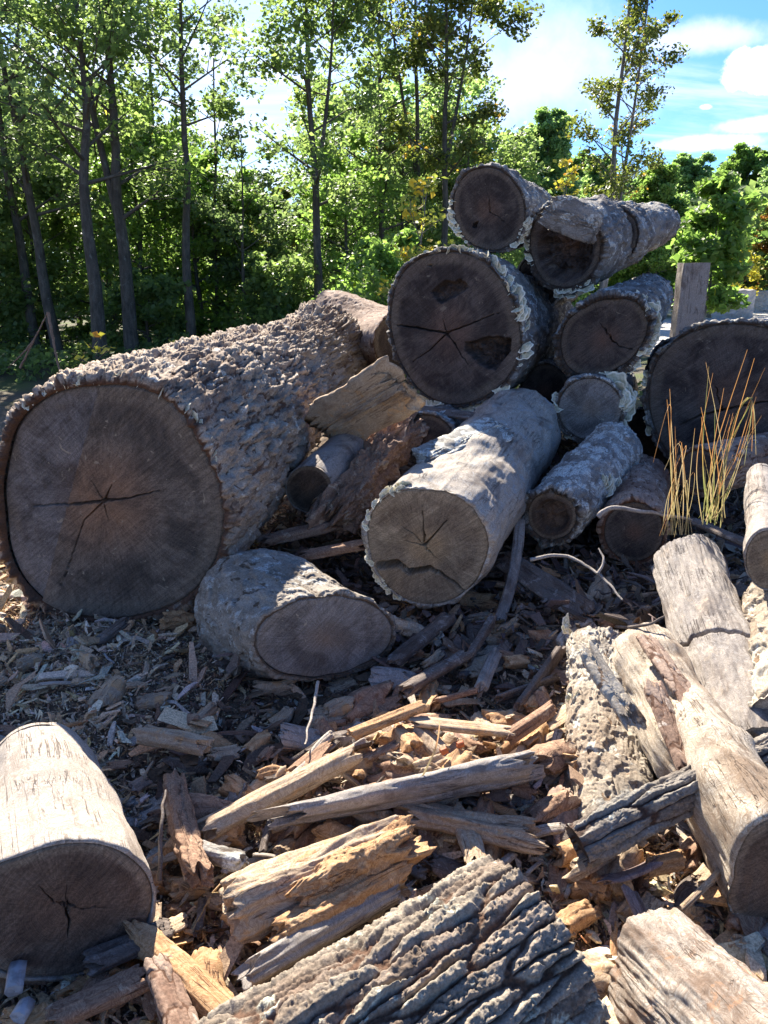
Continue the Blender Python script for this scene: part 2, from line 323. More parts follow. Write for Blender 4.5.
def make_log(name, label, out, Y, back, style='grey', face='black', bs=.9, nt=240, ns=160, n=None, mat=None, lip=.012, thick=.016,
             cracks=(), cav=(), step=None, bend=(0, 0, 0), group=None, centre=None, facepart=True, knots=(), R=None, rcrack=None, amp=1.0, cat='log', backface='brown', flare=0.0):
    _seed[0] += 1; seed = _seed[0]; g = Log()
    out = np.array(out, float)
    if centre is None: centre = (out[:, 0].min() + out[:, 0].max()) / 2, (out[:, 1].min() + out[:, 1].max()) / 2
    C = at(centre[0], centre[1], Y); B = at(*back); A = B - C; L = np.linalg.norm(A)
    nn, e1, e2 = frame_of(-A if n is None else np.array(n, float))
    camp = np.array([0, 0, H])
    def toplane(px, py):
        d = ray(px, py); P = camp + d * ((nn @ (C - camp)) / (nn @ d)) - C; return np.array([P @ e1, P @ e2])
    o2 = np.array([toplane(*p) for p in out]); tt = np.arctan2(o2[:, 1], o2[:, 0]); rr = np.hypot(*o2.T); od = np.argsort(tt); tt = tt[od]; rr = rr[od]
    T = np.concatenate([tt - 2 * math.pi, tt, tt + 2 * math.pi]); RR = np.tile(rr, 3)
    th = (np.arange(nt) + .5) / nt * 2 * math.pi - math.pi
    fine_th = np.arange(720) / 720 * 2 * math.pi - math.pi; fr = np.interp(fine_th, T, RR)
    k = np.exp(-np.arange(-30, 31) ** 2 / (2 * 11 ** 2)); k /= k.sum(); fr = np.convolve(np.concatenate([fr[-30:], fr, fr[:30]]), k, 'valid')
    def Rf(a): return np.interp((a + math.pi) % (2 * math.pi) - math.pi, np.append(fine_th, math.pi), np.append(fr, fr[0]))
    if R: fr = R * (1 + .05 * np.sin(2 * fine_th + seed) + .03 * np.sin(3 * fine_th + 2 * seed))
    R0 = Rf(th); Rm = R0.mean()
    base = np.array([C[0] + A[0] / 2, C[1] + A[1] / 2, min(C[2], B[2]) - Rm]); root = empty(name, base, label, cat, group)
    S = np.concatenate([[.02, .0, 0., .004], np.linspace(.012, L, ns - 4)]) if facepart else np.linspace(0, L, ns)
    ns = len(S); SS, TH = np.meshgrid(S, th, indexing='ij'); s = SS.ravel(); t = TH.ravel(); f = s / L
    thick0 = thick; d, ht, cr = style_disp(style, Rm, t, s, seed, amp)
    Rb = Rm * bs * (1 + .06 * np.sin(2 * t + seed) + .04 * np.sin(3 * t + seed * 2))
    f3 = sstep(0, .9, f); R = Rf(t) * (1 - f3) + Rb * f3 + flare * np.exp(-s / .15)
    ring = np.repeat(np.arange(ns), nt); sz = s.copy()
    if facepart:
        lipn = lip * (.4 + 1.5 * fbm(np.stack([np.cos(t) * Rm * 30, np.sin(t) * Rm * 30, s * 0 + seed], 1), 4, .65))
        thick = thick * (1 + .9 * fbm(np.stack([np.cos(t) * Rm * 12, np.sin(t) * Rm * 12, s * 0 + seed + 5], 1), 3)).clip(.15, 3) * np.exp(-s / .1) + thick * (1 - np.exp(-s / .1))
        rad = R + thick + d; rad = np.where(ring == 0, R * .985, rad); rad = np.where(ring == 1, R * .997, rad); rad = np.where(ring == 2, R + thick * .35, rad)
        sz = np.where(ring == 0, .02, sz); sz = np.where(ring == 1, -lipn * .6, sz); sz = np.where(ring == 2, -lipn, sz); sz = np.where(ring == 3, -lipn * .4, sz)
        ht = np.where(ring < 3, .0, ht); cr = np.where(ring < 3, .2, cr)
    else: rad = R + thick + d
    thick = thick0
    if rcrack: cs0 = rcrack[0] * L + .05 * np.sin(t * 1.0 - 1.2) + .012 * fbm(np.stack([np.cos(t) * 3, np.sin(t) * 3, t * 0], 1), 3); rad = rad - rcrack[1] * np.exp(-((s - cs0) / .0055) ** 2)
    for (ks, kt, kr, kh) in knots:
        dd = np.hypot(s - ks * L, ((t - kt + math.pi) % (2 * math.pi) - math.pi) * Rm); rad = rad + kh * np.exp(-(dd / kr) ** 2)
    bend = np.array(bend); f = sz / L
    ctr = C[None] + A[None] * f[:, None] + bend[None] * (4 * f * (1 - f))[:, None]
    V = ctr + e1[None] * (rad * np.cos(t))[:, None] + e2[None] * (rad * np.sin(t))[:, None]
    caps = []
    if facepart is False:      # ragged front end closed by shrinking rings
        pass
    lp = np.stack([rad * np.cos(t), rad * np.sin(t), s + seed], 1)
    faces = [grid_faces(ns, nt)]
    me = mesh_np('bark', V - base, faces, mat or BK[style], True, {'lp': lp, 'ht': ht, 'cr': cr})
    bark = link('bark' if style not in ('bare', 'split') else 'trunk_wood', me, root)
    g.C, g.A, g.L, g.n, g.e1, g.e2, g.Rf, g.root, g.base, g.Rm, g.bs = C, A, L, nn, e1, e2, Rf, root, base, Rm, bs; g.th = thick; g.toplane = toplane
    def facemesh(Cc, Rfun, nr, sign, mat_, crk, cavp, stp, s0):
        q = np.linspace(0, 1, nr) ** .85; q[0] = .002; Q, TT = np.meshgrid(q, th, indexing='ij'); a = TT.ravel(); r = (Q * Rfun(th)[None]).ravel()
        P = np.stack([r * np.cos(a), r * np.sin(a)], 1)
        z = .0035 * fbm(np.stack([P[:, 0] * 5, P[:, 1] * 5, P[:, 0] * 0 + seed], 1), 3) + .0012 * fbm(np.stack([P[:, 0] * 60, P[:, 1] * 8, P[:, 0] * 0 + seed], 1), 2)
        for (pts, wd, dp) in crk:
            pp = [toplane(*p) for p in pts]; tot = 0
            wig = .006 * perlin(np.stack([P[:, 0] * 30, P[:, 1] * 30, P[:, 0] * 0], 1)) + .0025 * perlin(np.stack([P[:, 0] * 110, P[:, 1] * 110, P[:, 0] * 0], 1))
            Pw = P + wig[:, None]; m = len(pp) - 1; dd = 0
            for i in range(m):
                dist, tpar = seg_dist(Pw, pp[i], pp[i + 1]); ww = wd * (1 - .75 * (i + tpar) / m); dd = np.maximum(dd, dp * (1 - sstep(ww * .45, ww * 1.15, dist)))
            z = z - dd
        for (pts, dp, soft) in cavp:
            pp = np.array([toplane(*p) for p in pts]); Pw = P + (.012 * fbm(np.stack([P[:, 0] * 18, P[:, 1] * 18, P[:, 0] * 0 + 3], 1), 3))[:, None]
            dd = inside_dist(Pw, pp); z = z - dp * sstep(0, soft, dd) * (1 + .35 * fbm(np.stack([P[:, 0] * 25, P[:, 1] * 25, P[:, 0] * 0], 1), 3))
        zone = z * 0
        for (pa, pb, dp, slope) in (stp or ()):
            a_, b_ = toplane(*pa), toplane(*pb); ab = (b_ - a_) / np.linalg.norm(b_ - a_); nrm = np.array([-ab[1], ab[0]]); sd_ = (P - a_) @ nrm
            z = z - np.where(sd_ > 0, dp * sstep(0, .006, sd_) + slope * sd_, 0); zone = sstep(-.002, .004, sd_ + .01 * fbm(np.stack([P[:, 0] * 9, P[:, 1] * 9, P[:, 0] * 0], 1), 3))
        z = z - .012 * sstep(.97, 1.0, Q.ravel())
        V = Cc + e1 * P[:, :1] + e2 * P[:, 1:] + nn * (sign * z[:, None])
        me = mesh_np('cut_face', V - base, [grid_faces(nr, nt)], mat_, True, {'lp': np.stack([P[:, 0], P[:, 1], z * 0 + seed * .37], 1), 'ht': Q.ravel(), 'cr': zone})
        return link('cut_face', me, root)
    if facepart: facemesh(C, Rf, max(40, int(Rm / .0035)), 1, FC[face], cracks, cav, step, 0)
    facemesh(B - A / L * .012, lambda a: Rm * bs * (1 + .06 * np.sin(2 * a + seed) + .04 * np.sin(3 * a + seed * 2)) + thick * .8, 14, -1, FC[backface], (), (), None, 0)
    if not facepart:
        facemesh(C + A / L * .012, lambda a: Rf(a) + thick * .8, 30, 1, FC[face], (), (), None, 0)
    return g
def circle(x, y, rx, ry=None, k=20): return [(x + rx * math.cos(i / k * 6.2832), y + (ry or rx) * math.sin(i / k * 6.2832)) for i in range(k)]

# bracket fungus: thin fan shelves
mfun, N = new_mat('bracket_fungus_skin'); lp = attr(N, 'lp'); qq = attr(N, 'ht', 'Fac')
c = N.mix(N.rng(N.noise(lp, 60, 4, .6), .35, .65), (.40, .37, .24), (.70, .65, .47)); c = N.mix(N.rng(qq, .80, .95), c, (.80, .76, .60)); c = N.mix(N.rng(N.math('SINE', N.math('MULTIPLY', qq, 26.0)), .2, .9, 0, .3), c, (.30, .32, .24))
finish(N, c, .8, N.noise(lp, 150, 3), .002, .6)
FUN = []
for v in range(6):
    nr, na = 7, 15; V = []; q_ = []; a0 = rng.uniform(-.2, .2)
    for side in (1, -1):
        for i in range(nr):
            for j in range(na):
                q = i / (nr - 1); a = (j / (na - 1) - .5) * 3.0 + a0
                rr = q * (1 + .13 * math.sin(a * 3 + v) + .08 * math.sin(a * 7 + v * 2))
                z = .10 * q * math.sin(a * 4 + v) * q + .18 * q * q * (v % 3 - 1) * .6; z += side * .07 * (1 - q) ** .7 if side > 0 else side * .13 * (1 - q) ** .5
                V.append((math.sin(a) * rr * .8, math.cos(a) * rr - .12, z)); q_.append(q)
    Fs = [grid_faces(nr, na, 0, False), grid_faces(nr, na, nr * na, False)[:, ::-1]]
    FUN.append(mesh_np('bracket_fungus', np.array(V), Fs, mfun, True, {'lp': np.array(V) * .04 + v, 'ht': np.array(q_)}))
def fungi(g, n, t0, t1, s0=-.004, s1=.03, sz=(.015, .035), up=.6):
    cc_ = [(random.uniform(t0, t1), random.uniform(s0, s1)) for _ in range(max(3, n // 7))]
    for i in range(n):
        ca_, cs_ = random.choice(cc_); a = min(t1, max(t0, ca_ + random.gauss(0, .09 + (t1 - t0) * .03))); s = max(s0, cs_ + random.gauss(0, .012)) ; r = float(g.Rf(a)) + g.th * (.3 if s < .01 else 1)
        f3 = float(sstep(0, .9, s / g.L)); r = r * (1 - f3) + (g.Rm * g.bs + g.th) * f3
        rad = g.e1 * math.cos(a) + g.e2 * math.sin(a); P = g.C + g.A / g.L * s + rad * r
        outw = Vector(rad * .8 + g.n * random.uniform(.1, .5) - np.array([0, 0, .25])) + Vector([random.uniform(-.4, .4) for _ in range(3)]); outw.normalize()
        upv = Vector((0, 0, 1)) * up + Vector(g.n) * .9 + Vector([random.uniform(-.3, .3) for _ in range(3)])
        x = outw.cross(upv).normalized(); z = x.cross(outw).normalized(); k = random.uniform(*sz) * (1.3 if random.random() < .2 else 1)
        M = Matrix((x, outw, z)).transposed().to_4x4() @ Matrix.Diagonal((k * random.uniform(1, 1.5), k, k, 1))
        o = link('bracket_fungus', random.choice(FUN), g.root); o.matrix_local = Matrix.Translation(Vector(P - g.base)) @ M

# ------------------------------------------------------------------ ground
def gauss(x, y, cx_, cy_, sx_, sy_): return np.exp(-((x - cx_) / sx_) ** 2 - ((y - cy_) / sy_) ** 2)
def ground_big(x, y):
    return (.26 * gauss(x, y, 1.5, 5.2, 1.7, 1.7) + .45 * gauss(x, y, .2, 6.2, .8, 1.3) + .12 * gauss(x, y, 1.1, 2.7, .7, .9)
            + .06 * gauss(x, y, .1, 1.9, .5, .4) + .05 * gauss(x, y, -1.2, 2.6, .6, .5) - .05 * gauss(x, y, -.3, 2.35, .3, .25)
            + np.clip((y - 9) * .0, 0, 0))
def ground_z(x, y):
    x = np.asarray(x, float); y = np.asarray(y, float)
    P = np.stack([x.ravel(), y.ravel(), x.ravel() * 0], 1); near = np.clip(1 - (np.hypot(x, y).ravel() - 5) / 3, 0, 1)
    h = .022 * fbm(P * 2.2, 3) + near * .014 * fbm(P * 11 + 4, 4); return ground_big(x, y) + h.reshape(x.shape) * np.clip(1 - (y - 14) / 20, .0, 1)
def axis_pts(a, b, n0, far, grow):
    p = list(np.linspace(a, b, n0)); d = (b - a) / (n0 - 1)
    while p[-1] < far: d *= grow; p.append(p[-1] + d)
    return p
xs = axis_pts(0, 3.0, 230, 700, 1.06); xs = np.array([-v for v in xs[:0:-1]] + xs)
ys = axis_pts(.4, 4.6, 300, 900, 1.05); ys = np.array([-60, -20, -6, -2, 0, .2] + ys)
GX, GY = np.meshgrid(xs, ys); GZ = ground_z(GX, GY)
m, N = new_mat('soil_and_litter'); geo = N.node('ShaderNodeNewGeometry').outputs['Position']
n1 = N.noise(geo, 9, 6, .7); n2 = N.noise(geo, 70, 5, .7); n3 = N.noise(geo, .8, 4, .6)
c = N.mix(N.rng(n1, .35, .65), (.095, .066, .045), (.29, .21, .14)); c = N.mix(N.rng(n2, .5, .72), c, (.26, .20, .14))
spg = N.node('ShaderNodeSeparateXYZ', {0: geo})
far_ = N.rng(spg.outputs[1], 7.0, 11.0); c = N.mix(far_, c, N.mix(N.rng(n3, .4, .62), (.10, .085, .06), (.09, .11, .035)))
finish(N, c, .95, n2, .02, .9)
g_o = link('ground', mesh_np('ground', np.stack([GX.ravel(), GY.ravel(), GZ.ravel()], 1), [grid_faces(len(ys), len(xs), 0, False)], m, True)); tag(g_o, kind='structure')
# pale gravel lot on the right, beyond the pile
m, N = new_mat('pale_gravel'); geo = N.node('ShaderNodeNewGeometry').outputs['Position']
c = N.mix(N.rng(N.noise(geo, 14, 6, .75), .35, .65), (.36, .34, .31), (.62, .60, .56)); c = N.mix(N.rng(N.noise(geo, .5, 4, .6), .45, .7, 0, .6), c, (.40, .36, .30)); finish(N, c, .95, N.noise(geo, 30, 5, .7), .03, .8)
ga = np.linspace(0, 1, 60); bx = []
for k in range(120):
    a = k / 120 * 6.2832; bx.append((14 + 11.0 * math.cos(a) * (1 + .05 * math.sin(5 * a)), 24 + 15.5 * math.sin(a) * (1 + .04 * math.sin(7 * a))))
bx = np.array(bx); V = [np.c_[14 + (bx[:, 0] - 14) * q, 24 + (bx[:, 1] - 24) * q] for q in np.linspace(.02, 1, 30)]; V = np.concatenate(V)
lot = link('gravel_lot', mesh_np('gravel_lot', np.c_[V, np.maximum(ground_z(V[:, 0], V[:, 1]) + .012, .02)], [grid_faces(30, 120)], m, True)); tag(lot, kind='structure')

#@@LOGS
# ------------------------------------------------------------------ the log pile
L1 = make_log('log', 'largest log at left, huge dark sawn end and flaky grey bark', [(60, 390), (95, 386), (130, 385), (165, 395), (188, 422), (206, 455), (222, 490), (224, 530), (214, 565), (190, 596), (150, 613), (90, 618), (50, 610), (25, 590), (7, 560), (3, 520), (4, 460), (14, 424), (35, 402)],
    3.0, (327, 350, 5.9), 'flaky', 'big', amp=1.2, bs=.56, nt=520, ns=400, centre=(104, 500), lip=.02, thick=.02, cat='log', flare=.0,
    cracks=[([(104, 501), (60, 506), (30, 508)], .007, .035), ([(100, 501), (130, 498), (160, 490)], .006, .04), ([(104, 501), (112, 484)], .005, .03), ([(104, 501), (94, 484)], .004, .03), ([(104, 501), (108, 522)], .003, .03), ([(104, 501), (84, 520), (60, 590)], .004, .02), ([(104, 501), (90, 478)], .003, .02)],
    step=[((42, 600), (97, 392), .02, .05)], knots=[(.9, 1.6, .16, .07), (.93, .6, .15, .06), (.55, 2.0, .2, .03)])
fungi(L1, 45, -1.4, 1.9, sz=(.010, .022))
fungi(L1, 25, 1.2, 2.6, sz=(.010, .02))
L2 = make_log('log', 'big blackened log in mid pile with pale fungus shelves down its right rim', [(391, 310), (395, 285), (405, 268), (425, 255), (450, 251), (474, 255), (492, 268), (508, 292), (520, 325), (520, 355), (507, 380), (480, 400), (450, 406), (425, 395), (405, 370), (393, 340)],
    4.5, (532, 322, 6.6), 'grey', 'black', bs=.84, nt=420, ns=260, centre=(448, 333), lip=.02, thick=.014,
    cracks=[([(447, 333), (420, 328), (397, 325)], .008, .05), ([(447, 333), (475, 322), (500, 312)], .005, .035), ([(447, 333), (430, 350), (412, 362)], .005, .04), ([(447, 333), (460, 352), (468, 366)], .005, .03), ([(447, 333), (443, 318)], .004, .03)],
    cav=[([(430, 292), (442, 281), (460, 279), (470, 287), (455, 298), (440, 304)], .05, .015), ([(464, 342), (490, 335), (512, 338), (510, 352), (495, 372), (478, 366), (466, 352)], .09, .012), ([(425, 266), (432, 263), (432, 268)], .03, .01)])
fungi(L2, 58, -.9, 1.25, s1=.07, sz=(.018, .055)); fungi(L2, 16, -1.9, -.9, sz=(.03, .05)); fungi(L2, 10, 1.3, 2.4, sz=(.015, .025))
L3 = make_log('log', 'topmost log of the pile with a dark round sawn end and grey bark', [(453, 205), (457, 186), (468, 172), (485, 167), (502, 171), (515, 184), (524, 203), (524, 225), (516, 241), (500, 250), (480, 248), (465, 238), (456, 222)],
    5.0, (535, 212, 6.7), 'grey', 'black', bs=.72, nt=260, ns=160, lip=.014, thick=.014,
    cracks=[([(490, 212), (488, 192)], .003, .015), ([(490, 212), (506, 222)], .002, .015)], cav=[([(473, 223), (478, 222), (477, 228), (473, 227)], .05, .008)])
fungi(L3, 34, 2.0, 4.1, sz=(.018, .032)); fungi(L3, 16, -1.2, -.3, sz=(.02, .035))
L4 = make_log('log', 'upper right log with a hollow dark end and a grey bark flap over it', [(530, 240), (534, 222), (545, 210), (562, 205), (582, 207), (594, 220), (600, 240), (598, 262), (586, 280), (565, 288), (545, 282), (534, 262)],
    4.9, (622, 236, 5.9), 'grey', 'black', bs=.80, nt=280, ns=200, lip=.02, thick=.028, cav=[(circle(566, 247, 30, 36), .10, .05)], knots=[(.45, 1.6, .1, .03)])
fungi(L4, 26, -2.4, -.9, sz=(.02, .04)); fungi(L4, 12, 2.6, 3.6, sz=(.02, .035))
L5 = make_log('log', 'slanting log below the flapped one, loose bark ring round its brown end', [(560, 345), (566, 322), (585, 308), (612, 299), (635, 301), (646, 312), (648, 328), (638, 350), (620, 366), (598, 375), (576, 374), (564, 362)],
    4.4, (646, 300, 6.0), 'grey', 'black', bs=.72, nt=320, ns=220, lip=.03, thick=.03, cracks=[([(610, 338), (620, 347), (632, 350)], .005, .04), ([(610, 338), (600, 322)], .004, .03)], centre=(606, 338))
fungi(L5, 52, -1.5, .6, s1=.08, sz=(.018, .048)); fungi(L5, 8, .6, 1.2, sz=(.02, .03))
L6 = make_log('log', 'wide dark log at the right edge behind the dry grass', [(648, 392), (655, 362), (675, 340), (705, 327), (740, 324), (775, 330), (805, 350), (822, 385), (820, 425), (800, 455), (765, 474), (725, 478), (690, 470), (665, 450), (652, 422)],
    4.2, (742, 385, 6.0), 'grey', 'black', bs=.74, nt=380, ns=200, lip=.02, thick=.018, centre=(733, 400), cracks=[([(722, 410), (700, 415), (680, 425)], .006, .04), ([(722, 410), (760, 402), (790, 400)], .006, .04), ([(722, 410), (715, 385)], .005, .03)])
fungi(L6, 8, 2.9, 3.8, sz=(.02, .032))
L7 = make_log('log', 'small grey log end beneath the bark-ringed log, cascade of pale fungus on its right', circle(590, 409, 32, 31), 4.3, (612, 385, 5.8), 'lichen', 'blue', bs=.9, nt=200, ns=110, lip=.01)
fungi(L7, 85, -1.5, 1.1, s1=.10, sz=(.03, .065)); fungi(L7, 5, 2.8, 3.4, sz=(.03, .045)); fungi(L7, 8, -2.2, -1.3, sz=(.02, .035))
L8 = make_log('log', 'pale log in the centre with a tan end split by a long jagged crack', [(368, 522), (378, 502), (398, 491), (426, 490), (457, 495), (478, 514), (489, 539), (483, 566), (463, 593), (433, 605), (403, 599), (380, 578), (369, 548)],
    2.95, (520, 428, 4.4), 'bare', 'tan', bs=.86, nt=340, ns=240, lip=.008, thick=.008, mat=mat_wood('pale_peeling_wood', (.28, .235, .19), (.50, .45, .385), (.15, .12, .10), (.34, .345, .345), .7, 50, .12), amp=2.2,
    cracks=[([(380, 566), (398, 563), (408, 572), (430, 568), (447, 577), (465, 592)], .019, .07), ([(425, 545), (422, 505)], .004, .03), ([(425, 545), (447, 520)], .004, .03), ([(425, 545), (398, 522)], .003, .03), ([(425, 545), (405, 540)], .003, .02), ([(425, 545), (440, 562)], .003, .03)], centre=(428, 547))
fungi(L8, 64, 2.0, 4.2, sz=(.012, .025))
L9 = make_log('log', 'squat log lying across below the pale one, oblique grey end with white mould', [(254, 640), (262, 622), (283, 608), (318, 599), (350, 599), (377, 608), (394, 628), (390, 648), (362, 664), (330, 674), (298, 675), (270, 667), (257, 654)],
    2.55, (262, 618, 2.95), 'pale', 'blue', bs=1.38, nt=300, ns=180, n=(.42, -.86, .05), lip=.01, thick=.012, amp=.8, mat=mat_bark('crusty_grey_bark', (.15, .12, .09), (.29, .245, .195), (.09, .065, .045), (.38, .375, .345), .45, .4, 14), centre=(325, 637))
L10 = make_log('log', 'smooth bleached log in the near left corner with a brown sawn end', [(-45, 920), (-38, 893), (-20, 872), (20, 857), (47, 847), (77, 843), (107, 846), (133, 860), (149, 878), (154, 898), (149, 922), (136, 944), (112, 963), (80, 974), (45, 978), (5, 973), (-28, 950)],
    1.33, (40, 782, 1.86), 'bare', 'brown', bs=.93, nt=420, ns=260, mat=WD['bare'], lip=.0, thick=.004, centre=(64, 908),
    cracks=[([(67, 907), (55, 900), (38, 886)], .0025, .02), ([(67, 907), (69, 922), (68, 938)], .003, .025), ([(67, 907), (95, 908), (110, 905)], .0015, .012), ([(67, 907), (65, 880)], .0012, .012)], knots=[(.6, .05, .05, .012)], backface='light')
L11 = make_log('log', 'grey weathered log at right, its pale lower end crossed by a crack', circle(755, 765, 44, 40), 1.9, (685, 562, 2.85), 'split', 'light', bs=.80, nt=300, ns=320, mat=WD['bareGrey'], R=.15, rcrack=(.40, .03), facepart=False, backface='tan', amp=1.0, thick=.0)
L12 = make_log('log', 'pale rotten log with crumbling scaly bark right of centre', circle(612, 845, 50, 40), 1.72, (597, 648, 2.45), 'pale', 'light', bs=.84, R=.115, nt=300, ns=260, facepart=False, backface='light', thick=.0, amp=.75)
fungi(L12, 22, 2.2, 3.4, s0=.35, s1=.9, sz=(.01, .02))
L13 = make_log('log', 'white bare log running off the right edge with a dark near end', [(735, 878), (740, 850), (752, 828), (775, 815), (800, 820), (825, 850), (832, 890), (820, 930), (795, 955), (765, 950), (745, 925)],
    1.42, (640, 655, 2.35), 'bare', 'brown', bs=.72, nt=280, ns=300, mat=mat_wood('half_peeled_wood', (.34, .26, .18), (.62, .55, .45), (.17, .11, .07), (.36, .30, .24), 1.1, 60, .07), lip=0, thick=.003, amp=2.4, knots=[(.35, 1.2, .05, .02), (.6, 2.2, .06, -.02)])
L14 = make_log('branch', 'dark furrowed branch laid slantwise across the white bare log', circle(578, 846, 24, 27), 1.55, (790, 748, 1.72), 'furrow', 'black', R=.042, bs=.75, nt=220, ns=320, mat=BK['furrowdark'], facepart=False, thick=.0, amp=.7, bend=(0, 0, .015), cat='branch')
L15 = make_log('log', 'thick log in the bottom foreground with deeply ridged bark plates', circle(170, 1215, 105), .84, (535, 955, 1.26), 'furrow', 'tan', R=.178, bs=1.0, nt=460, ns=420, facepart=False, backface='brown', amp=1.0, thick=.0)
L16 = make_log('log', 'grey stripped log in the bottom right corner', circle(800, 1120, 85), .88, (662, 978, 1.26), 'split', 'light', bs=.98, R=.108, nt=300, ns=300, mat=mat_wood('stripped_grey_brown_wood', (.26, .20, .155), (.46, .415, .36), (.14, .085, .055), (.34, .20, .12), .8, 60, .05), facepart=False, backface='light', amp=1.5)
L18 = make_log('log', 'thin dark-ended log in the gap right of the largest log', circle(309, 489, 23, 23), 3.6, (378, 425, 4.3), 'bare', 'brown', bs=.95, nt=150, ns=120, mat=WD['bareGrey'], lip=0, thick=.003)
L20 = make_log('log', 'short dark log end under the middle blackened log', circle(425, 440, 28, 25), 4.0, (470, 425, 5.0), 'grey', 'black', bs=1, nt=160, ns=80)
L21 = make_log('log', 'lichen-crusted small log leaning under the fungus cascade, rough ragged end', [(528, 515), (533, 500), (548, 493), (566, 497), (576, 510), (574, 526), (560, 538), (542, 538), (531, 528)], 3.35, (612, 450, 4.1), 'lichen', 'brown', bs=1.05, nt=220, ns=180, lip=.02, thick=.028, cav=[(circle(552, 516, 18), .03, .02)])
fungi(L21, 40, -.5, .9, s0=.3, s1=.9, sz=(.02, .042))
L22 = make_log('log', 'dim log end deep in the shade left of the dry grass', circle(634, 532, 30, 30), 3.3, (640, 480, 4.2), 'brown', 'black', bs=1, nt=160, ns=100)
L23 = make_log('log', 'dark log crossing behind the far end of the largest log', circle(400, 342, 27, 27), 6.0, (330, 335, 6.6), 'brown', 'brown', bs=1.0, nt=160, ns=100, n=(.9, -.3, 0))
L24 = make_log('log', 'weathered half-hidden log along the right edge below the dry grass', circle(768, 560, 22, 30), 2.35, (762, 480, 3.1), 'bare', 'tan', bs=.8, nt=150, ns=140, mat=WD['bareGrey'], lip=0, thick=.003)
L25 = make_log('log', 'white log at the very right edge lit by the sun', circle(785, 720, 28, 28), 1.9, (772, 600, 2.5), 'pale', 'light', bs=.9, nt=150, ns=140, facepart=False)
L26 = make_log('log', 'mossy dark log under the wide right-edge log', circle(700, 470, 22, 20), 3.7, (790, 452, 4.0), 'brown', 'black', bs=1.0, nt=150, ns=100, n=(-.8, -.6, 0))
L27 = make_log('log', 'grey log end piece behind the flapped log at the top right of the pile', circle(616, 234, 22, 25), 5.4, (654, 226, 6.8), 'grey', 'black', bs=1.12, nt=200, ns=120)
L28 = make_log('log', 'dark log filling the gap between the topmost and the flapped log', circle(540, 280, 22, 26), 5.5, (560, 285, 6.8), 'grey', 'black', nt=140, ns=90)
L29 = make_log('log', 'hidden dark log between the bark-ringed log and the wide right log', circle(672, 372, 24, 30), 5.0, (690, 370, 6.4), 'grey', 'black', nt=140, ns=90)
L30 = make_log('log', 'dark log low in the gap under the slanting logs', circle(648, 440, 26, 30), 4.9, (660, 430, 6.2), 'grey', 'black', nt=140, ns=90)
L31 = make_log('log', 'dark log behind the bottom of the big blackened log', circle(545, 392, 24, 28), 5.0, (560, 380, 6.4), 'grey', 'black', nt=140, ns=90)
# ------------------------------------------------------------------ single pieces of wood
def chunk_mesh(name, p0, p1, w, h, roll, mat, style='split', rag=.03, nt=72, ns=70, pw=3.2, amp=1.0, taper=(1, 1), bend=(0, 0, 0), seed=None, grip=2.4, col=None):
    if seed is None: _seed[0] += 1; seed = _seed[0]
    p0 = np.array(p0, float); p1 = np.array(p1, float); A = p1 - p0; L = np.linalg.norm(A); nn, e1, e2 = frame_of(-A)
    c, s_ = math.cos(roll), math.sin(roll); e1, e2 = e1 * c + e2 * s_, e2 * c - e1 * s_
    th = np.arange(nt) / nt * 2 * math.pi; q = np.linspace(0, 1, ns); nc = 7
    S = np.concatenate([np.zeros(nc), q, np.ones(nc)]); K = np.concatenate([np.linspace(.03, .93, nc), np.ones(ns), np.linspace(.93, .03, nc)])
    SS, TT = np.meshgrid(S, th, indexing='ij'); KK = np.repeat(K, nt); f = SS.ravel(); t = TT.ravel()
    X0 = np.stack([np.cos(t), np.sin(t), t * 0 + seed * 3.1], 1)
    pr = 1 + .16 * fbm(X0 * 1.4, 3) + .10 * fbm(np.c_[X0[:, :2] * 1.2, f * L * 6 + seed], 3)
    R = (np.abs(np.cos(t) / w) ** pw + np.abs(np.sin(t) / h) ** pw) ** (-1 / pw) * pr
    tp = taper[0] * (1 - f) + taper[1] * f; R = R * tp
    d, ht, cr = style_disp(style, (w + h) / 2, t, f * L, seed, amp); dn = np.minimum(1, (w + h) / 2 / .05)
    ragn = fbm(np.stack([R * np.cos(t) * 26, R * np.sin(t) * 26, t * 0 + seed], 1), 3, .65)
    z = f * L + rag * ragn * np.where(f < .5, 1 - 2 * f, 2 * f - 1) ** 2 * 1.0
    R = (R + d * dn) * KK
    z += np.where(KK < 1, rag * .35 * fbm(np.stack([R * np.cos(t) * 60, R * np.sin(t) * 60, f * 5], 1), 3), 0)
    bend = np.array(bend)
    V = p0 + (A / L)[None] * z[:, None] + e1 * (R * np.cos(t))[:, None] + e2 * (R * np.sin(t))[:, None] + bend * (4 * f * (1 - f))[:, None]
    lp = np.stack([R * np.cos(t), R * np.sin(t), z + seed * 1.7], 1)
    me = mesh_np(name, V, [grid_faces(len(S), nt)], mat, True, {'lp': lp, 'ht': ht, 'cr': cr}); return me, V
def chunk(name, label, cat, a, b, w, h, roll=0, mat='tan', style='split', rag=.03, group=None, **kw):
    p0 = atz(*a); p1 = atz(*b); mt = WD.get(mat) or BK[mat]
    me, V = chunk_mesh(name, p0, p1, w, h, roll, mt, style, rag, **kw); o = link(name, me)
    c = np.array([(p0[0] + p1[0]) / 2, (p0[1] + p1[1]) / 2, V[:, 2].min()]); me.transform(Matrix.Translation(Vector(-c))); o.location = c
    return tag(o, label, cat, group)
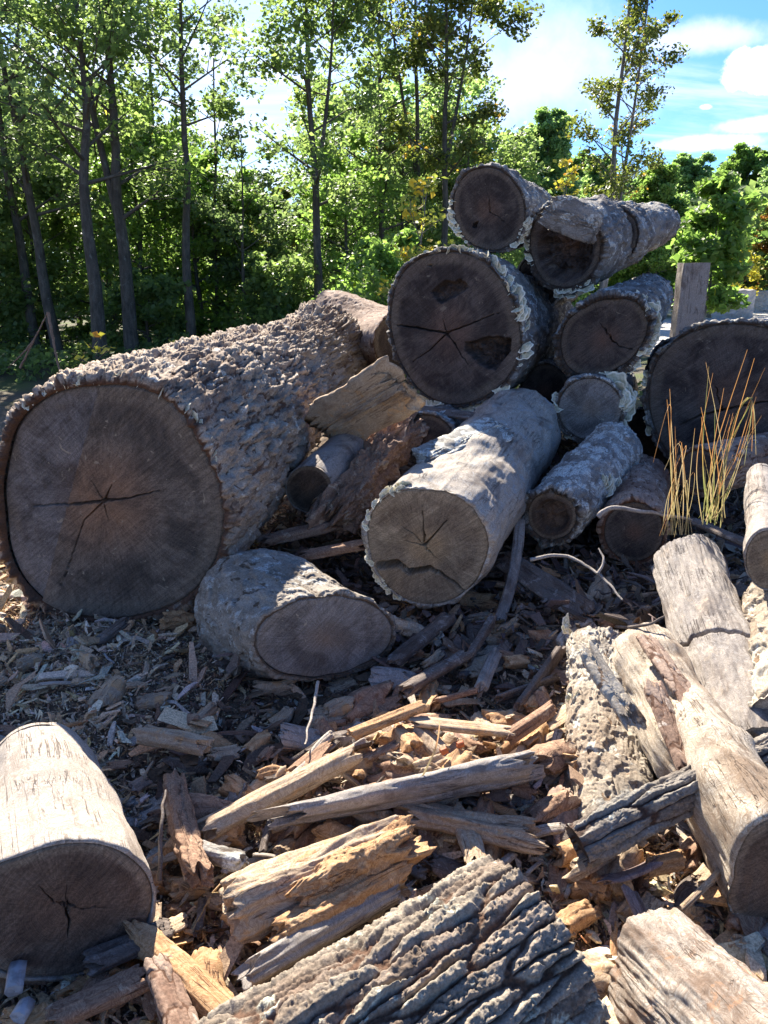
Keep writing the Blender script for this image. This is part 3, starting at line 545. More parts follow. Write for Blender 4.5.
# foreground heap, (px, py, z)
def C_(*a, **k): return chunk(*a, **k)
sl = C_('split_log', 'short split log with a cut left end, ridged pale grain, beside the orange rotten pieces', 'split log', (232, 910, .12), (392, 845, .17), .062, .055, .3, 'tan', 'split', .03, nt=140, ns=160, amp=1.3)
C_('wood_plank', 'long grey-brown split slab with a pointed left end in the heap', 'slab', (272, 822, .15), (527, 765, .17), .058, .026, .75, 'dark', 'split', .05, nt=140, ns=240, taper=(.75, 1), mat_=None) if False else None
C_('split_slab', 'long grey-brown split slab with a pointed left end across the middle of the heap', 'slab', (285, 816, .16), (524, 768, .19), .085, .03, .8, 'bareGrey', 'split', .07, nt=140, ns=240, taper=(.7, 1.05), amp=.7)
C_('split_stick', 'brown split stick pointing up to the right beside the dark mulch', 'stick', (205, 830, .10), (350, 756, .16), .042, .026, .5, 'tan', 'split', .03, nt=90, ns=180, amp=.7)
C_('split_stick', 'short round stick with a sawn orange left end above the long slab', 'stick', (352, 735, .17), (424, 706, .20), .018, .016, 0, 'orange', 'split', .02, ns=90, amp=.4)
C_('flat_splinter', 'flat pale splinter lying level right of the sawn orange stick', 'splinter', (418, 722, .17), (512, 732, .17), .028, .012, .2, 'tan', 'split', .04, ns=110, amp=.6)
C_('wood_chunk', 'brown angular chunk above the right end of the long slab', 'wood chunk', (508, 738, .16), (552, 708, .18), .020, .018, .3, 'red', 'split', .02, ns=80, amp=.5)
C_('wood_chunk', 'broken pale chunk under the right end of the long slab', 'wood chunk', (410, 812, .13), (535, 838, .12), .045, .028, .4, 'tan', 'split', .06, nt=110, ns=150, amp=1.2)
C_('wood_chunk', 'tan lump of split wood standing at the top of the ridged foreground log', 'wood chunk', (462, 815, .12), (478, 870, .12), .028, .018, .2, 'tan', 'split', .03, ns=90)
C_('rotten_wood', 'crumbly orange rotten wood behind the short split log', 'rotten wood', (300, 892, .15), (405, 842, .19), .055, .045, .5, 'orange', 'rotten', .05, nt=130, ns=160, amp=.8)
C_('rotten_wood', 'orange crumbling crest on top of the brown plank', 'rotten wood', (275, 935, .13), (398, 872, .17), .030, .022, .2, 'orange', 'rotten', .04, nt=120, ns=160, amp=.7)
C_('split_plank', 'brown plank with smooth side below the orange rotten pieces', 'plank', (252, 972, .10), (395, 890, .14), .034, .026, .9, 'bareGrey', 'split', .03, nt=100, ns=180, amp=.5)
C_('rotten_wood', 'reddish rotten chunk standing upright left of the brown split stick', 'rotten wood', (176, 780, .11), (200, 878, .12), .030, .026, .2, 'red', 'rotten', .04, nt=110, ns=130, amp=.8, bend=(-.012, 0, 0))
C_('wood_knot', 'whitish grey knot of wood at the foot of the upright reddish chunk', 'wood knot', (196, 850, .12), (244, 862, .12), .024, .020, .3, 'lichen', 'rotten', .02, nt=90, ns=90, amp=.6)
C_('wood_chunk', 'tan weathered chunk behind the bleached log at its right shoulder', 'wood chunk', (140, 733, .13), (202, 745, .14), .026, .024, .3, 'tan', 'split', .03, ns=90)
C_('split_plank', 'pale splintered plank running down to the bottom edge at left', 'plank', (140, 935, .09), (250, 1040, .09), .030, .020, .2, 'orange', 'split', .05, nt=110, ns=170, amp=.9)
C_('bark_piece', 'mottled brown bark piece on end in the bottom left', 'bark', (160, 965, .10), (185, 1040, .10), .030, .016, .3, 'brown', 'brown', .02, ns=110)
C_('bark_piece', 'dark flat bark piece right of the bleached log end', 'bark', (95, 960, .08), (165, 930, .09), .035, .014, .1, 'dark', 'split', .03, ns=110)
C_('bark_piece', 'reddish bark piece below the end of the bleached log', 'bark', (60, 1015, .08), (150, 975, .09), .030, .016, .2, 'red', 'split', .03, ns=110)
C_('bark_flake', 'curved purple-grey bark flake under the dark furrowed branch', 'bark', (606, 880, .11), (655, 862, .13), .030, .007, .6, 'purple', 'split', .03, ns=90, amp=.4, bend=(0, 0, -.01))
C_('bark_flake', 'small purple-brown bark flake beside the cut slat pieces', 'bark', (630, 892, .12), (645, 925, .10), .018, .006, .2, 'purple', 'split', .02, ns=70, amp=.4)
C_('stick', 'bent pale stick between the dark furrowed branch and the stripped corner log', 'stick', (682, 908, .14), (722, 868, .16), .007, .007, 0, 'tan', 'split', .01, ns=70, nt=24, amp=.25, bend=(.006, 0, .004))
C_('wood_chunk', 'pale broken chunk right of the ridged foreground log', 'wood chunk', (575, 870, .10), (612, 850, .12), .022, .014, .2, 'tan', 'split', .03, ns=80)
C_('wood_chunk', 'ochre lump of rotten wood under the right edge log', 'wood chunk', (645, 868, .11), (680, 860, .12), .020, .018, .2, 'orange', 'rotten', .02, ns=80, amp=.5)
C_('bark_slab', 'tan bark slab lying over the thin log in the gap', 'bark', (326, 428, .72), (396, 386, .98), .15, .022, .95, 'tan', 'split', .08, nt=140, ns=150, amp=1.6)
C_('rotten_wood', 'red and ochre rotten log mass between the thin log and the pale central log', 'rotten wood', (330, 520, .38), (405, 425, .72), .095, .075, .2, 'red', 'rotten', .10, nt=170, ns=200, amp=1.6)
C_('rotten_wood', 'ochre rotten heartwood lump at the lower end of the red rotten mass', 'rotten wood', (322, 500, .42), (368, 468, .55), .07, .05, .2, 'orange', 'rotten', .06, nt=110, ns=110, amp=1.2)
C_('wood_slab', 'reddish splintered slab sticking out left below the rotten mass', 'slab', (268, 540, .32), (335, 524, .36), .05, .02, .1, 'red', 'split', .06, nt=100, ns=110)
C_('wood_slab', 'lower reddish slab with a broken tip behind the squat log', 'slab', (300, 556, .30), (362, 545, .33), .04, .02, .1, 'red', 'split', .06, nt=100, ns=110)
C_('bark_slab', 'shaded grey bark slab leaning below the ragged small log', 'bark', (508, 562, .26), (585, 612, .20), .05, .018, -.5, 'dark', 'split', .04, nt=110, ns=130, amp=.8)
C_('dry_branch', 'thin grey upright root-like branch under the pale central log', 'branch', (520, 520, .40), (498, 625, .12), .022, .02, 0, 'bareGrey', 'split', .02, nt=60, ns=130, amp=.8, bend=(.02, 0, 0))
for k, (a, b, w_, r_) in enumerate([((395, 660, .12), (450, 615, .18), .030, 'dark'), ((405, 690, .12), (465, 655, .16), .028, 'dark'), ((440, 700, .12), (478, 690, .13), .018, 'red'), ((480, 690, .13), (494, 655, .13), .03, 'bareGrey'), ((500, 698, .12), (556, 678, .14), .018, 'dark'), ((468, 660, .14), (492, 620, .18), .022, 'dark'), ((520, 706, .12), (560, 650, .18), .02, 'dark'), ((385, 622, .12), (440, 640, .13), .03, 'pale')]):
    lab = ['grey topped dark chunk touching the squat log at its right', 'blue-grey dark billet lying in front of the squat log', 'small reddish stick beneath the dark billets', 'frayed grey shard standing among the dark billets', 'thin dark rod in the shade left of the pale rotten log', 'dark sliver leaning behind the dark billets', 'dark strip leaning on the side of the pale rotten log', 'crumbly pale block between squat log and central log'][k]
    C_('wood_billet', lab, 'billet', a, b, w_, w_ * .6, .3 * k, r_, 'pale' if r_ == 'pale' else 'split', .03, nt=80, ns=110, amp=.8)
for k, (a, b, w_, r_, lab) in enumerate([((648, 640, .40), (706, 722, .34), .035, 'brown', 'flaky brown bark strip between the pale rotten log and the grey log'), ((655, 690, .36), (690, 770, .28), .03, 'brown', 'brown bark strip along the edge of the white bare log'), ((715, 560, .38), (742, 660, .28), .03, 'brown', 'dark brown bark strip right of the grey weathered log'),
     ((590, 655, .40), (632, 720, .30), .04, 'pale', 'pale bark scale lifted on the rotten log'), ((740, 720, .26), (775, 745, .26), .02, 'pale', 'white sliver above the dark furrowed branch'), ((690, 520, .42), (750, 545, .42), .04, 'dark', 'dark broken slab behind the top of the grey weathered log'), ((500, 420, .75), (405, 408, .78), .05, 'dark', 'dark bark slab wedged under the blackened middle log')]):
    C_('bark_strip', lab, 'bark', a, b, w_, .012, .2, r_, r_ if r_ in BK else 'split', .05, nt=90, ns=130, amp=.8)
C_('bark_slab', 'lifted grey bark plate on top of the pale central log', 'bark', (432, 462, .70), (498, 428, .78), .11, .012, -.25, 'lichen', 'grey', .08, nt=110, ns=120)
# grey bark flap hanging over the hollow end
P0 = at(552, 212, 4.74); P1 = at(594, 226, 4.66)
me, V = chunk_mesh('bark_flap', P0, P1, .085, .016, math.pi / 2, BK['grey'], 'grey', .06, nt=120, ns=80)
o = link('bark_flap', me, L4.root); me.transform(Matrix.Translation(Vector(-L4.base)))
# stones
m_st, N = new_mat('blue_grey_stone'); lp = attr(N, 'lp'); finish(N, N.mix(N.rng(N.noise(lp, 30, 5, .6), .4, .6), (.22, .22, .23), (.36, .37, .39)), .6, N.noise(lp, 60, 4), .003, .6)
for (a, b, w_, h_, lab) in [((14, 992, .10), (18, 966, .11), .020, .016, 'upper blue-grey stone below the bleached log end'), ((18, 1018, .09), (28, 1002, .09), .018, .014, 'lower blue-grey stone at the bottom left corner')]:
    p0, p1 = atz(*a), atz(*b); me, V = chunk_mesh('stone', p0, p1, w_, h_, .4, m_st, 'bare', .004, nt=7, ns=4, pw=3, amp=.2); c = np.array([p0[0], p0[1], V[:, 2].min()]); me.transform(Matrix.Translation(Vector(-c))); o = link('stone', me); o.location = c; tag(o, lab, 'stone')
# red rotten crumbs
m_rd, N = new_mat('red_orange_crumb'); finish(N, (.34, .09, .03, 1), .6, N.noise(attr(N, 'lp'), 80, 3), .003, .6)
for (px, py, lab) in [(441, 752, 'small red-orange crumb of rotten wood, left of two'), (457, 746, 'larger red-orange crumb of rotten wood on the long slab, right of two')]:
    p0 = atz(px, py, .185); p1 = p0 + (.018, .006, .004); me, V = chunk_mesh('red_crumb', p0, p1, .010, .009, .2, m_rd, 'rotten', .004, nt=24, ns=12, amp=.25); me.transform(Matrix.Translation(Vector(-p0))); o = link('red_crumb', me); o.location = p0; tag(o, lab, 'wood crumb')
# ------------------------------------------------------------------ loose fragments: individuals
PR = {}
for kind, mats, sty in [('bark_fragment', ['tan', 'red', 'dark', 'brown', 'bareGrey'], 'split'), ('wood_splinter', ['tan', 'tan', 'orange', 'bare', 'dark'], 'split'), ('rotten_chunk', ['tan', 'orange', 'orange', 'red', 'tan'], 'rotten')]:
    PR[kind] = []
    for v in range(10):
        mk = mats[v % 5]; L_ = 1.0; w_, h_ = {'bark_fragment': (.30, .10), 'wood_splinter': (.11, .06), 'rotten_chunk': (.30, .22)}[kind]
        s_ = .1; me, V = chunk_mesh(kind, (-s_ / 2, 0, 0), (s_ / 2, 0, 0), w_ * s_ * rng.uniform(.7, 1.2), h_ * s_ * rng.uniform(.7, 1.3), rng.uniform(-.2, .2), WD.get(mk) or BK[mk], sty, .03 if kind != 'wood_splinter' else .02, nt=40, ns=30, amp=.6 if kind != 'rotten_chunk' else .7, bend=(0, rng.uniform(-.01, .01), rng.uniform(-.006, .006)))
        PR[kind].append(me)
FC_ = {'bark_fragment': (['tan', 'reddish', 'dark', 'mottled', 'grey'], 'flat %s %s bark fragment', 'bark'), 'wood_splinter': (['tan', 'tan', 'orange', 'bleached', 'dark'], '%s %s splinter of split wood', 'splinter'), 'rotten_chunk': (['tan', 'orange', 'orange', 'red-brown', 'tan'], '%s %s lump of rotten wood', 'wood chunk')}
LMK = [(-.75, 1.6, 'beside the bleached corner log'), (-1.3, 2.6, 'under the largest log'), (-.35, 1.5, 'left of the short split log'), (-.15, 2.3, 'in mulch by the squat log'), (.1, 1.95, 'above the long split slab'), (.15, 1.5, 'below the long split slab'), (.35, 1.7, 'left of the pale rotten log'), (.15, 1.15, 'by the ridged foreground log'), (.6, 1.4, 'under the dark furrowed branch'), (.85, 1.15, 'by the stripped corner log'), (.55, 2.6, 'behind the pale rotten log'), (1.1, 2.5, 'along the grey weathered log'), (1.2, 3.2, 'below the wide right log'), (.2, 3.1, 'under the pale central log'), (-.5, 3.0, 'between squat log and largest log')]
def scatter_frag(kind, x, y, z, k, yaw, tilt):
    i = random.randrange(10); o = bpy.data.objects.new(kind, PR[kind][i]); COL.objects.link(o); o.location = (x, y, z); o.scale = (k, k * random.uniform(.8, 1.2), k * random.uniform(.8, 1.3))
    o.rotation_euler = (random.uniform(-tilt, tilt), random.uniform(-tilt, tilt), yaw); cols, txt, ct = FC_[kind]
    lab = txt % ('tiny' if k < .75 else 'small' if k < 1.15 else 'larger', cols[i % 5]); lm = min(LMK, key=lambda q: math.hypot(q[0] - x, q[1] - y))
    tag(o, lab + ' ' + lm[2], ct, {'bark_fragment': 'bark fragments scattered over the chips', 'wood_splinter': 'splinters scattered over the chips', 'rotten_chunk': 'rotten lumps scattered over the chips'}[kind])
cnt = dict(bark_fragment=0, wood_splinter=0, rotten_chunk=0)
def infr(x, y, m_=20):
    d = np.array([x, y, .1 - H]); dep = d[1] * cx - d[2] * sx; u = 384 + F * x / dep; v = 512 - F * (d[1] * sx + d[2] * cx) / dep; return -m_ < u < 768 + m_ and v < 1024 + m_
for i_ in range(150):
    px_, py_ = random.gauss(400, 95), random.gauss(775, 50); q_ = atz(px_, py_, .1); kind = random.choice(['wood_splinter', 'wood_splinter', 'rotten_chunk', 'bark_fragment']); 
    scatter_frag(kind, q_[0], q_[1], float(ground_z(q_[0], q_[1])) + random.uniform(.005, .07), random.uniform(.5, 1.35), random.gauss(.5, .7), .5); cnt[kind] += 1
while sum(cnt.values()) < 740:
    kind = random.choice(list(cnt))
    if cnt[kind] > 285: continue
    y = random.uniform(.95, 3.4) if random.random() < .75 else random.uniform(1.0, 2.2); x = random.uniform(-1.9, 2.2)
    if not infr(x, y): continue
    if x < -.2 and y > 1.9 and random.random() < .7: continue
    yaw = random.gauss(.6, .8) if random.random() < .6 else random.uniform(0, 6.28)
    k = random.choice([.5, .6, .7, .8, 1.0, 1.3]) * (1.25 if kind == 'wood_splinter' else 1)
    if y > 2.2: k *= 1.25
    scatter_frag(kind, x, y, float(ground_z(x, y)) + random.uniform(.01, .05), k, yaw, .45); cnt[kind] += 1
# ------------------------------------------------------------------ wood chips and mulch: stuff
m_ch, N = new_mat('wood_chip'); ccol = N.node('ShaderNodeAttribute', attribute_name='tintc').outputs['Color']; geo = N.node('ShaderNodeNewGeometry').outputs['Position']
finish(N, N.mix(1.0, ccol, N.mix(N.rng(N.noise(geo, 160, 4, .7), .3, .7), (.55, .52, .5), (1.35, 1.35, 1.3)), 'MULTIPLY'), .85, N.noise(geo, 260, 3, .7), .002, .7)
def chips(name, n, region, size, pal, palw, thick=.22, lift=.02, tilt=.5):
    x, y = region(n); n = len(x)
    l = np.clip(rng.lognormal(math.log(size), .55, n), size * .3, size * 4); wd = l * rng.uniform(.16, .5, n); tk = np.minimum(wd * thick * rng.uniform(.5, 1.4, n), .01)
    sec = np.array([-.5, 0, .5]); V = np.zeros((n, 12, 3))
    bendv = l * rng.normal(0, .10, n); bendh = l * rng.normal(0, .10, n)
    for i, q in enumerate(sec):
        ww = wd * (rng.uniform(.25, .9, n) if i != 1 else rng.uniform(.8, 1.1, n)); hh = tk * (rng.uniform(.4, 1, n) if i != 1 else 1)
        for j, (a, b) in enumerate(((-1, -1), (1, -1), (1, 1), (-1, 1))):
            V[:, i * 4 + j, 0] = q * l + rng.normal(0, .09, n) * l; V[:, i * 4 + j, 1] = a * ww / 2 + (bendh if i == 1 else 0); V[:, i * 4 + j, 2] = b * hh / 2 + (bendv if i == 1 else 0)
    yaw = rng.uniform(0, 6.283, n); p = rng.normal(0, tilt, n); r = rng.normal(0, tilt, n)
    cy, sy, cp, sp, cr, sr = np.cos(yaw), np.sin(yaw), np.cos(p), np.sin(p), np.cos(r), np.sin(r)
    Rm = np.stack([np.stack([cy * cp, cy * sp * sr - sy * cr, cy * sp * cr + sy * sr], -1), np.stack([sy * cp, sy * sp * sr + cy * cr, sy * sp * cr - cy * sr], -1), np.stack([-sp, cp * sr, cp * cr], -1)], 1)
    V = np.einsum('nij,nkj->nki', Rm, V); z = ground_z(x, y) + rng.uniform(0, lift, n) + l * np.abs(np.sin(p)) * .25
    V += np.stack([x, y, z], -1)[:, None]
    b = [[0, 1, 2, 3][::-1], [8, 9, 10, 11]] + [[4 * i + j, 4 * i + (j + 1) % 4, 4 * i + 4 + (j + 1) % 4, 4 * i + 4 + j] for i in (0, 1) for j in range(4)]
    Fc = (np.arange(n)[:, None, None] * 12 + np.array(b)[None]).reshape(-1, 4)
    me = mesh_np(name, V.reshape(-1, 3), [Fc], m_ch, False)
    pal = np.array(pal); wgt = palw(x, y) if callable(palw) else np.tile(palw, (n, 1)); wgt = wgt / wgt.sum(1, keepdims=True); cs = wgt.cumsum(1); ci = (rng.random(n)[:, None] > cs).sum(1).clip(0, len(pal) - 1)
    c = pal[ci] * rng.uniform(.75, 1.25, (n, 1)) * (1 + rng.normal(0, .05, (n, 3)))
    ca = me.color_attributes.new('tintc', 'FLOAT_COLOR', 'POINT'); ca.data.foreach_set('color', np.repeat(np.c_[c.clip(0, 1), np.ones(n)], 12, 0).astype(np.float32).ravel())
    return tag(link(name, me), kind='stuff')
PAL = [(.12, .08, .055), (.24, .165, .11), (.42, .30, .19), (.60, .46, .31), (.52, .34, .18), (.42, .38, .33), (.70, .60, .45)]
def nearreg(x0, x1, y0, y1, pw=1.0):
    def f(n):
        x = rng.uniform(x0, x1, n); y = y0 + (y1 - y0) * rng.random(n) ** pw; k = np.array([infr(a, b, 60) for a, b in zip(x, y)]); return x[k], y[k]
    return f
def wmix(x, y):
    left = sstep(-.75, -1.15, x) * sstep(1.9, 2.2, y); mulch = np.exp(-((x + .28) / .42) ** 2 - ((y - 2.15) / .42) ** 2) * 1.3; mulch = np.maximum(mulch, sstep(2.1, 2.5, y) * (x > -.6)); n_ = fbm(np.stack([x * 3, y * 3, x * 0], 1), 2)  # dark mulch, with some of the pile's shade also put into the chip colours
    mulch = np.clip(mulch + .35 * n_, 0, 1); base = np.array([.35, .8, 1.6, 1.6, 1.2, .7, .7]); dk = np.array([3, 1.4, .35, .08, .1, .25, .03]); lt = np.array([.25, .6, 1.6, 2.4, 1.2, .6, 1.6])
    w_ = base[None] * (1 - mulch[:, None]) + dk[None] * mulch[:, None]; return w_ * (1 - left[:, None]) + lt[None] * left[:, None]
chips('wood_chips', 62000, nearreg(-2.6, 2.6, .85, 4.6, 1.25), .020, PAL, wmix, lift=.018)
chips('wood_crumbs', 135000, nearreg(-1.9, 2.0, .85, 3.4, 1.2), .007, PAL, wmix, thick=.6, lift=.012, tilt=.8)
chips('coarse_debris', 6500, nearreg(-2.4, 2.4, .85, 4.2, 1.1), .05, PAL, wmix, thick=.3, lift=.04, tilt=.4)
chips('pile_debris', 5000, nearreg(-.6, 2.3, 2.6, 5.5, 1.0), .05, [(.09, .07, .06), (.16, .13, .11), (.24, .2, .17)], np.array([[2, 2, 1.]])[0], thick=.3, lift=.10, tilt=.5)
# ------------------------------------------------------------------ twigs, stalks, leaves
def tube(paths, k=6):
    """paths: list of (pts (m,3), radii (m)) -> V, F"""
    Vs, Fs, lps = [], [], []; off = 0
    for pts, rad in paths:
        pts = np.array(pts, float); rad = np.array(rad, float); m_ = len(pts); T = np.gradient(pts, axis=0); T /= np.linalg.norm(T, axis=1)[:, None] + 1e-9
        ref = np.array([.31, .2, .93]) if abs(T[0, 2]) < .8 else np.array([.95, .3, .05]); a = np.cross(T, ref); a /= np.linalg.norm(a, axis=1)[:, None]; b = np.cross(T, a)
        th = np.arange(k) / k * 6.2832; V = pts[:, None] + rad[:, None, None] * (a[:, None] * np.cos(th)[None, :, None] + b[:, None] * np.sin(th)[None, :, None])
        Vs.append(V.reshape(-1, 3)); Fs.append(grid_faces(m_, k, off)); d = np.cumsum(np.r_[0, np.linalg.norm(np.diff(pts, axis=0), axis=1)])
        lps.append(np.stack([np.tile(np.cos(th), m_) * np.repeat(rad, k), np.tile(np.sin(th), m_) * np.repeat(rad, k), np.repeat(d, k)], 1)); off += m_ * k
    V = np.concatenate(Vs); return V, np.concatenate(Fs), np.concatenate(lps)
def tube_mesh(name, paths, mat, k=6, base=(0, 0, 0)):
    V, Fa, lp = tube(paths, k); return mesh_np(name, V - np.array(base), [Fa], mat, True, {'lp': lp, 'ht': np.ones(len(V)), 'cr': np.full(len(V), .5)})
def spline(P, n=16):
    P = np.array(P, float); t = np.linspace(0, len(P) - 1, n); out = []
    for u in t:
        i = min(int(u), len(P) - 2); f = u - i; p0 = P[max(i - 1, 0)]; p1 = P[i]; p2 = P[i + 1]; p3 = P[min(i + 2, len(P) - 1)]
        out.append(.5 * (2 * p1 + (p2 - p0) * f + (2 * p0 - 5 * p1 + 4 * p2 - p3) * f * f + (3 * p1 - p0 - 3 * p2 + p3) * f ** 3))
    return np.array(out)
def twig(label, lines, mat, name='twig', cat='twig'):
    paths = []
    for pts, r in lines:
        p = spline([at(*q) for q in pts], 26); p = p + .006 * np.stack([perlin(p * 20), perlin(p * 20 + 5), perlin(p * 20 + 9)], 1); paths.append((p, np.linspace(r, r * .45, 26)))
    base = paths[0][0][0]; return tag(link(name, tube_mesh(name, paths, mat, 7, base)), label, cat) if False else _tw(name, paths, mat, base, label, cat)
def _tw(name, paths, mat, base, label, cat):
    o = link(name, tube_mesh(name, paths, mat, 7, base)); o.location = base; return tag(o, label, cat)
twig('curved grey twig forking in the shade beneath the ragged small log', [([(530, 560, 2.9), (565, 556, 2.9), (600, 575, 2.75), (622, 600, 2.6)], .008), ([(598, 574, 2.75), (604, 558, 2.8), (598, 548, 2.85)], .006)], WD['bareGrey'])
twig('pale twig lying level in front of the dry grass', [([(598, 517, 3.1), (612, 508, 3.1), (650, 512, 3.05), (692, 520, 3.0)], .012)], WD['bareGrey'])
twig('dark broken twig behind the top of the pale rotten log', [([(628, 628, 2.35), (645, 625, 2.3), (665, 616, 2.3)], .007)], WD['dark'])
twig('thin upright stick between the dark mulch and the squat log', [([(318, 682, 2.3), (312, 715, 2.15), (305, 745, 2.0)], .006)], WD['bare'])
twig('fine dry twig beside the bleached log', [([(160, 880, 1.5), (162, 820, 1.6), (165, 790, 1.7)], .006)], WD['dark'])
twig('bare forked sapling stick at the left edge of the clearing', [([(20, 368, 8.5), (34, 340, 8.5), (48, 312, 8.5)], .014), ([(48, 312, 8.5), (54, 345, 8.4), (62, 382, 8.3)], .018), ([(34, 340, 8.5), (24, 352, 8.5), (8, 368, 8.5)], .012)], WD['red'], 'bare_stick', 'stick')
# dry grass
mg, N = new_mat('dry_grass_blade'); lp = attr(N, 'lp'); tn = attr(N, 'ht', 'Fac'); c = N.mix(tn, (.20, .28, .06), (.55, .42, .22)); c = N.mix(N.rng(attr(N, 'cr', 'Fac'), .35, .6, 0, .85), c, (.62, .28, .08))
p = N.node('ShaderNodeBsdfPrincipled', {'Base Color': c, 'Roughness': .6}); tr = N.node('ShaderNodeBsdfTranslucent', {'Color': c}); mx = N.node('ShaderNodeMixShader', {0: .35, 1: p.outputs[0], 2: tr.outputs[0]}); N.l.new(mx.outputs[0], N.node('ShaderNodeOutputMaterial').inputs[0])
def blades(name, label, specs, cat='grass'):
    Vs, Fs, ht, cr = [], [], [], []; off = 0; n = 14; b0 = None
    for (pts, w_, dry) in specs:
        p = spline([at(*q) for q in pts], n); b0 = p[0] if b0 is None else b0; a_ = random.uniform(-.8, .8); side = np.array([math.cos(a_), math.sin(a_), 0]); fold = np.array([-math.sin(a_), math.cos(a_), 0])
        wv = w_ * np.linspace(1, .12, n) ** .7
        for sg, fo in ((-1, 0), (0, .35), (1, 0)):
            Vs.append(p + side * sg * wv[:, None] + fold * fo * wv[:, None])
        i = np.arange(n - 1); Fs += [np.stack([off + i, off + n + i, off + n + i + 1, off + i + 1], -1), np.stack([off + n + i, off + 2 * n + i, off + 2 * n + i + 1, off + n + i + 1], -1)]; off += 3 * n
        ht += [np.full(3 * n, dry)]; cr += [np.tile(np.linspace(0, 1, n), 3) * random.uniform(.3, 1.0)]
    V = np.concatenate(Vs); me = mesh_np(name, V - b0, [np.concatenate(Fs)], mg, True, {'lp': V, 'ht': np.concatenate(ht), 'cr': np.concatenate(cr)}); o = link(name, me); o.location = b0; return tag(o, label, cat)
sp = []
for k in range(24):
    bx_ = random.gauss(712, 8); Yb = random.uniform(2.9, 3.1); tx = random.uniform(698, 764); ty = random.uniform(330, 440) if random.random() < .8 else random.uniform(440, 490); tx = tx if ty > 380 else random.choice([random.gauss(748, 11), random.gauss(712, 9)])
    mxp = bx_ + (tx - bx_) * .3 + random.uniform(-9, 9); sp.append(([(bx_, 522 + random.uniform(-6, 6), Yb), (mxp, (522 + ty) / 2 + 15, Yb - .03), (tx, ty, Yb - random.uniform(.0, .15))], random.uniform(.0012, .003), random.uniform(.1, 1)))
for k in range(6):
    tx = random.uniform(735, 765); sp.append(([(712, 520, 3.), (735, 420, 2.95), (752, 400, 2.9), (random.uniform(715, 760), random.uniform(450, 470), 2.88)], .003, random.random()))
blades('grass_tuft', 'orange-tipped green and straw grass tuft in front of the wide right log', sp)
sp = []
for k in range(17):
    bx_ = random.gauss(680, 9); tx = random.gauss(bx_ + (-6 if k % 2 else 4), 12); ty = random.uniform(385, 490); Yb = 3.0
    pts = [(bx_, 535, Yb), ((bx_ + tx) / 2 + random.uniform(-4, 4), (530 + ty) / 2, Yb - .02), (tx, ty, Yb - .05)]
    if random.random() < .4: pts.append((tx - random.uniform(8, 22), ty + random.uniform(15, 60), Yb - .1))
    sp.append((pts, random.uniform(.001, .0024), random.uniform(.7, 1)))
blades('grass_tuft', 'dead grey straw stalks left of the orange-tipped tuft', sp)
for (pts, w_, lab) in [([(395, 985, 1.27), (440, 985, 1.27), (480, 960, 1.3)], .006, 'wide dry straw blade lying on the ridged foreground log'), ([(433, 985, 1.3), (430, 950, 1.33), (424, 920, 1.36)], .0035, 'thin pale straw standing up on the ridged foreground log'), ([(425, 925, 1.33), (440, 918, 1.34), (455, 925, 1.33)], .005, 'short curled dry blade at the middle of the ridged foreground log'), ([(415, 790, 1.7), (435, 750, 1.75), (440, 720, 1.85)], .0035, 'thin bent straw over the sawn orange stick')]:
    blades('straw', lab, [(pts, w_, .9)], 'dry grass')
# ------------------------------------------------------------------ post, distant block
def box_mesh(name, base, sx_, sy_, sz_, mat, nsub=(10, 4, 24), dis=.004):
    Vs, Fs, lps = [], [], []; off = 0
    import itertools
    for ax in range(3):
        u, v = [i for i in range(3) if i != ax]
        for sg in (-1, 1):
            nu, nv = nsub[u], nsub[v]; a, b = np.meshgrid(np.linspace(-1, 1, nu), np.linspace(-1, 1, nv), indexing='ij'); P = np.zeros((nu * nv, 3)); P[:, u] = a.ravel(); P[:, v] = b.ravel(); P[:, ax] = sg
            P = P * np.array([sx_, sy_, sz_]) / 2; Vs.append(P); fc = grid_faces(nu, nv, off, False); Fs.append(fc if (sg > 0) == (ax != 1) else fc[:, ::-1]); off += nu * nv
    V = np.concatenate(Vs); V += dis * np.stack([perlin(V * 9), perlin(V * 9 + 4), perlin(V * 9 + 8)], 1); lp = V.copy(); V[:, 2] += sz_ / 2
    return mesh_np(name, V, [np.concatenate(Fs)], mat, False, {'lp': lp, 'ht': np.ones(len(V)), 'cr': np.full(len(V), .5)})
pc = at(694, 263, 6.9); zt = pc[2]; gz = float(ground_z(pc[0], pc[1])); root = empty('wooden_post', (pc[0], pc[1], gz - .05), 'weathered grey square post standing behind the log pile', 'post')
b_ = link('post', box_mesh('post', 0, .235, .12, zt - gz + .05, WD['bareGrey'], (12, 6, 60), .004), root); root.rotation_euler = (0, 0, .05)
mcn, N = new_mat('weathered_concrete'); lp = attr(N, 'lp'); finish(N, N.mix(N.rng(N.noise(lp, 2, 6, .7), .35, .65), (.34, .30, .25), (.52, .48, .42)), .95, N.noise(lp, 12, 5, .7), .02, .7)
for (px, py, Y, sx_, sz_, lab) in [(731, 293, 26, 1.35, .95, 'pale concrete block at the far edge of the gravel lot'), (764, 291, 30, 1.8, .8, 'second farther concrete block at the right edge of the lot')]:
    q = at(px, py, Y); o = link('concrete_block', box_mesh('concrete_block', 0, sx_, .6, sz_, mcn, (20, 8, 14), .04)); o.location = (q[0], q[1], float(ground_z(q[0], q[1])) - .05); tag(o, lab, 'block')
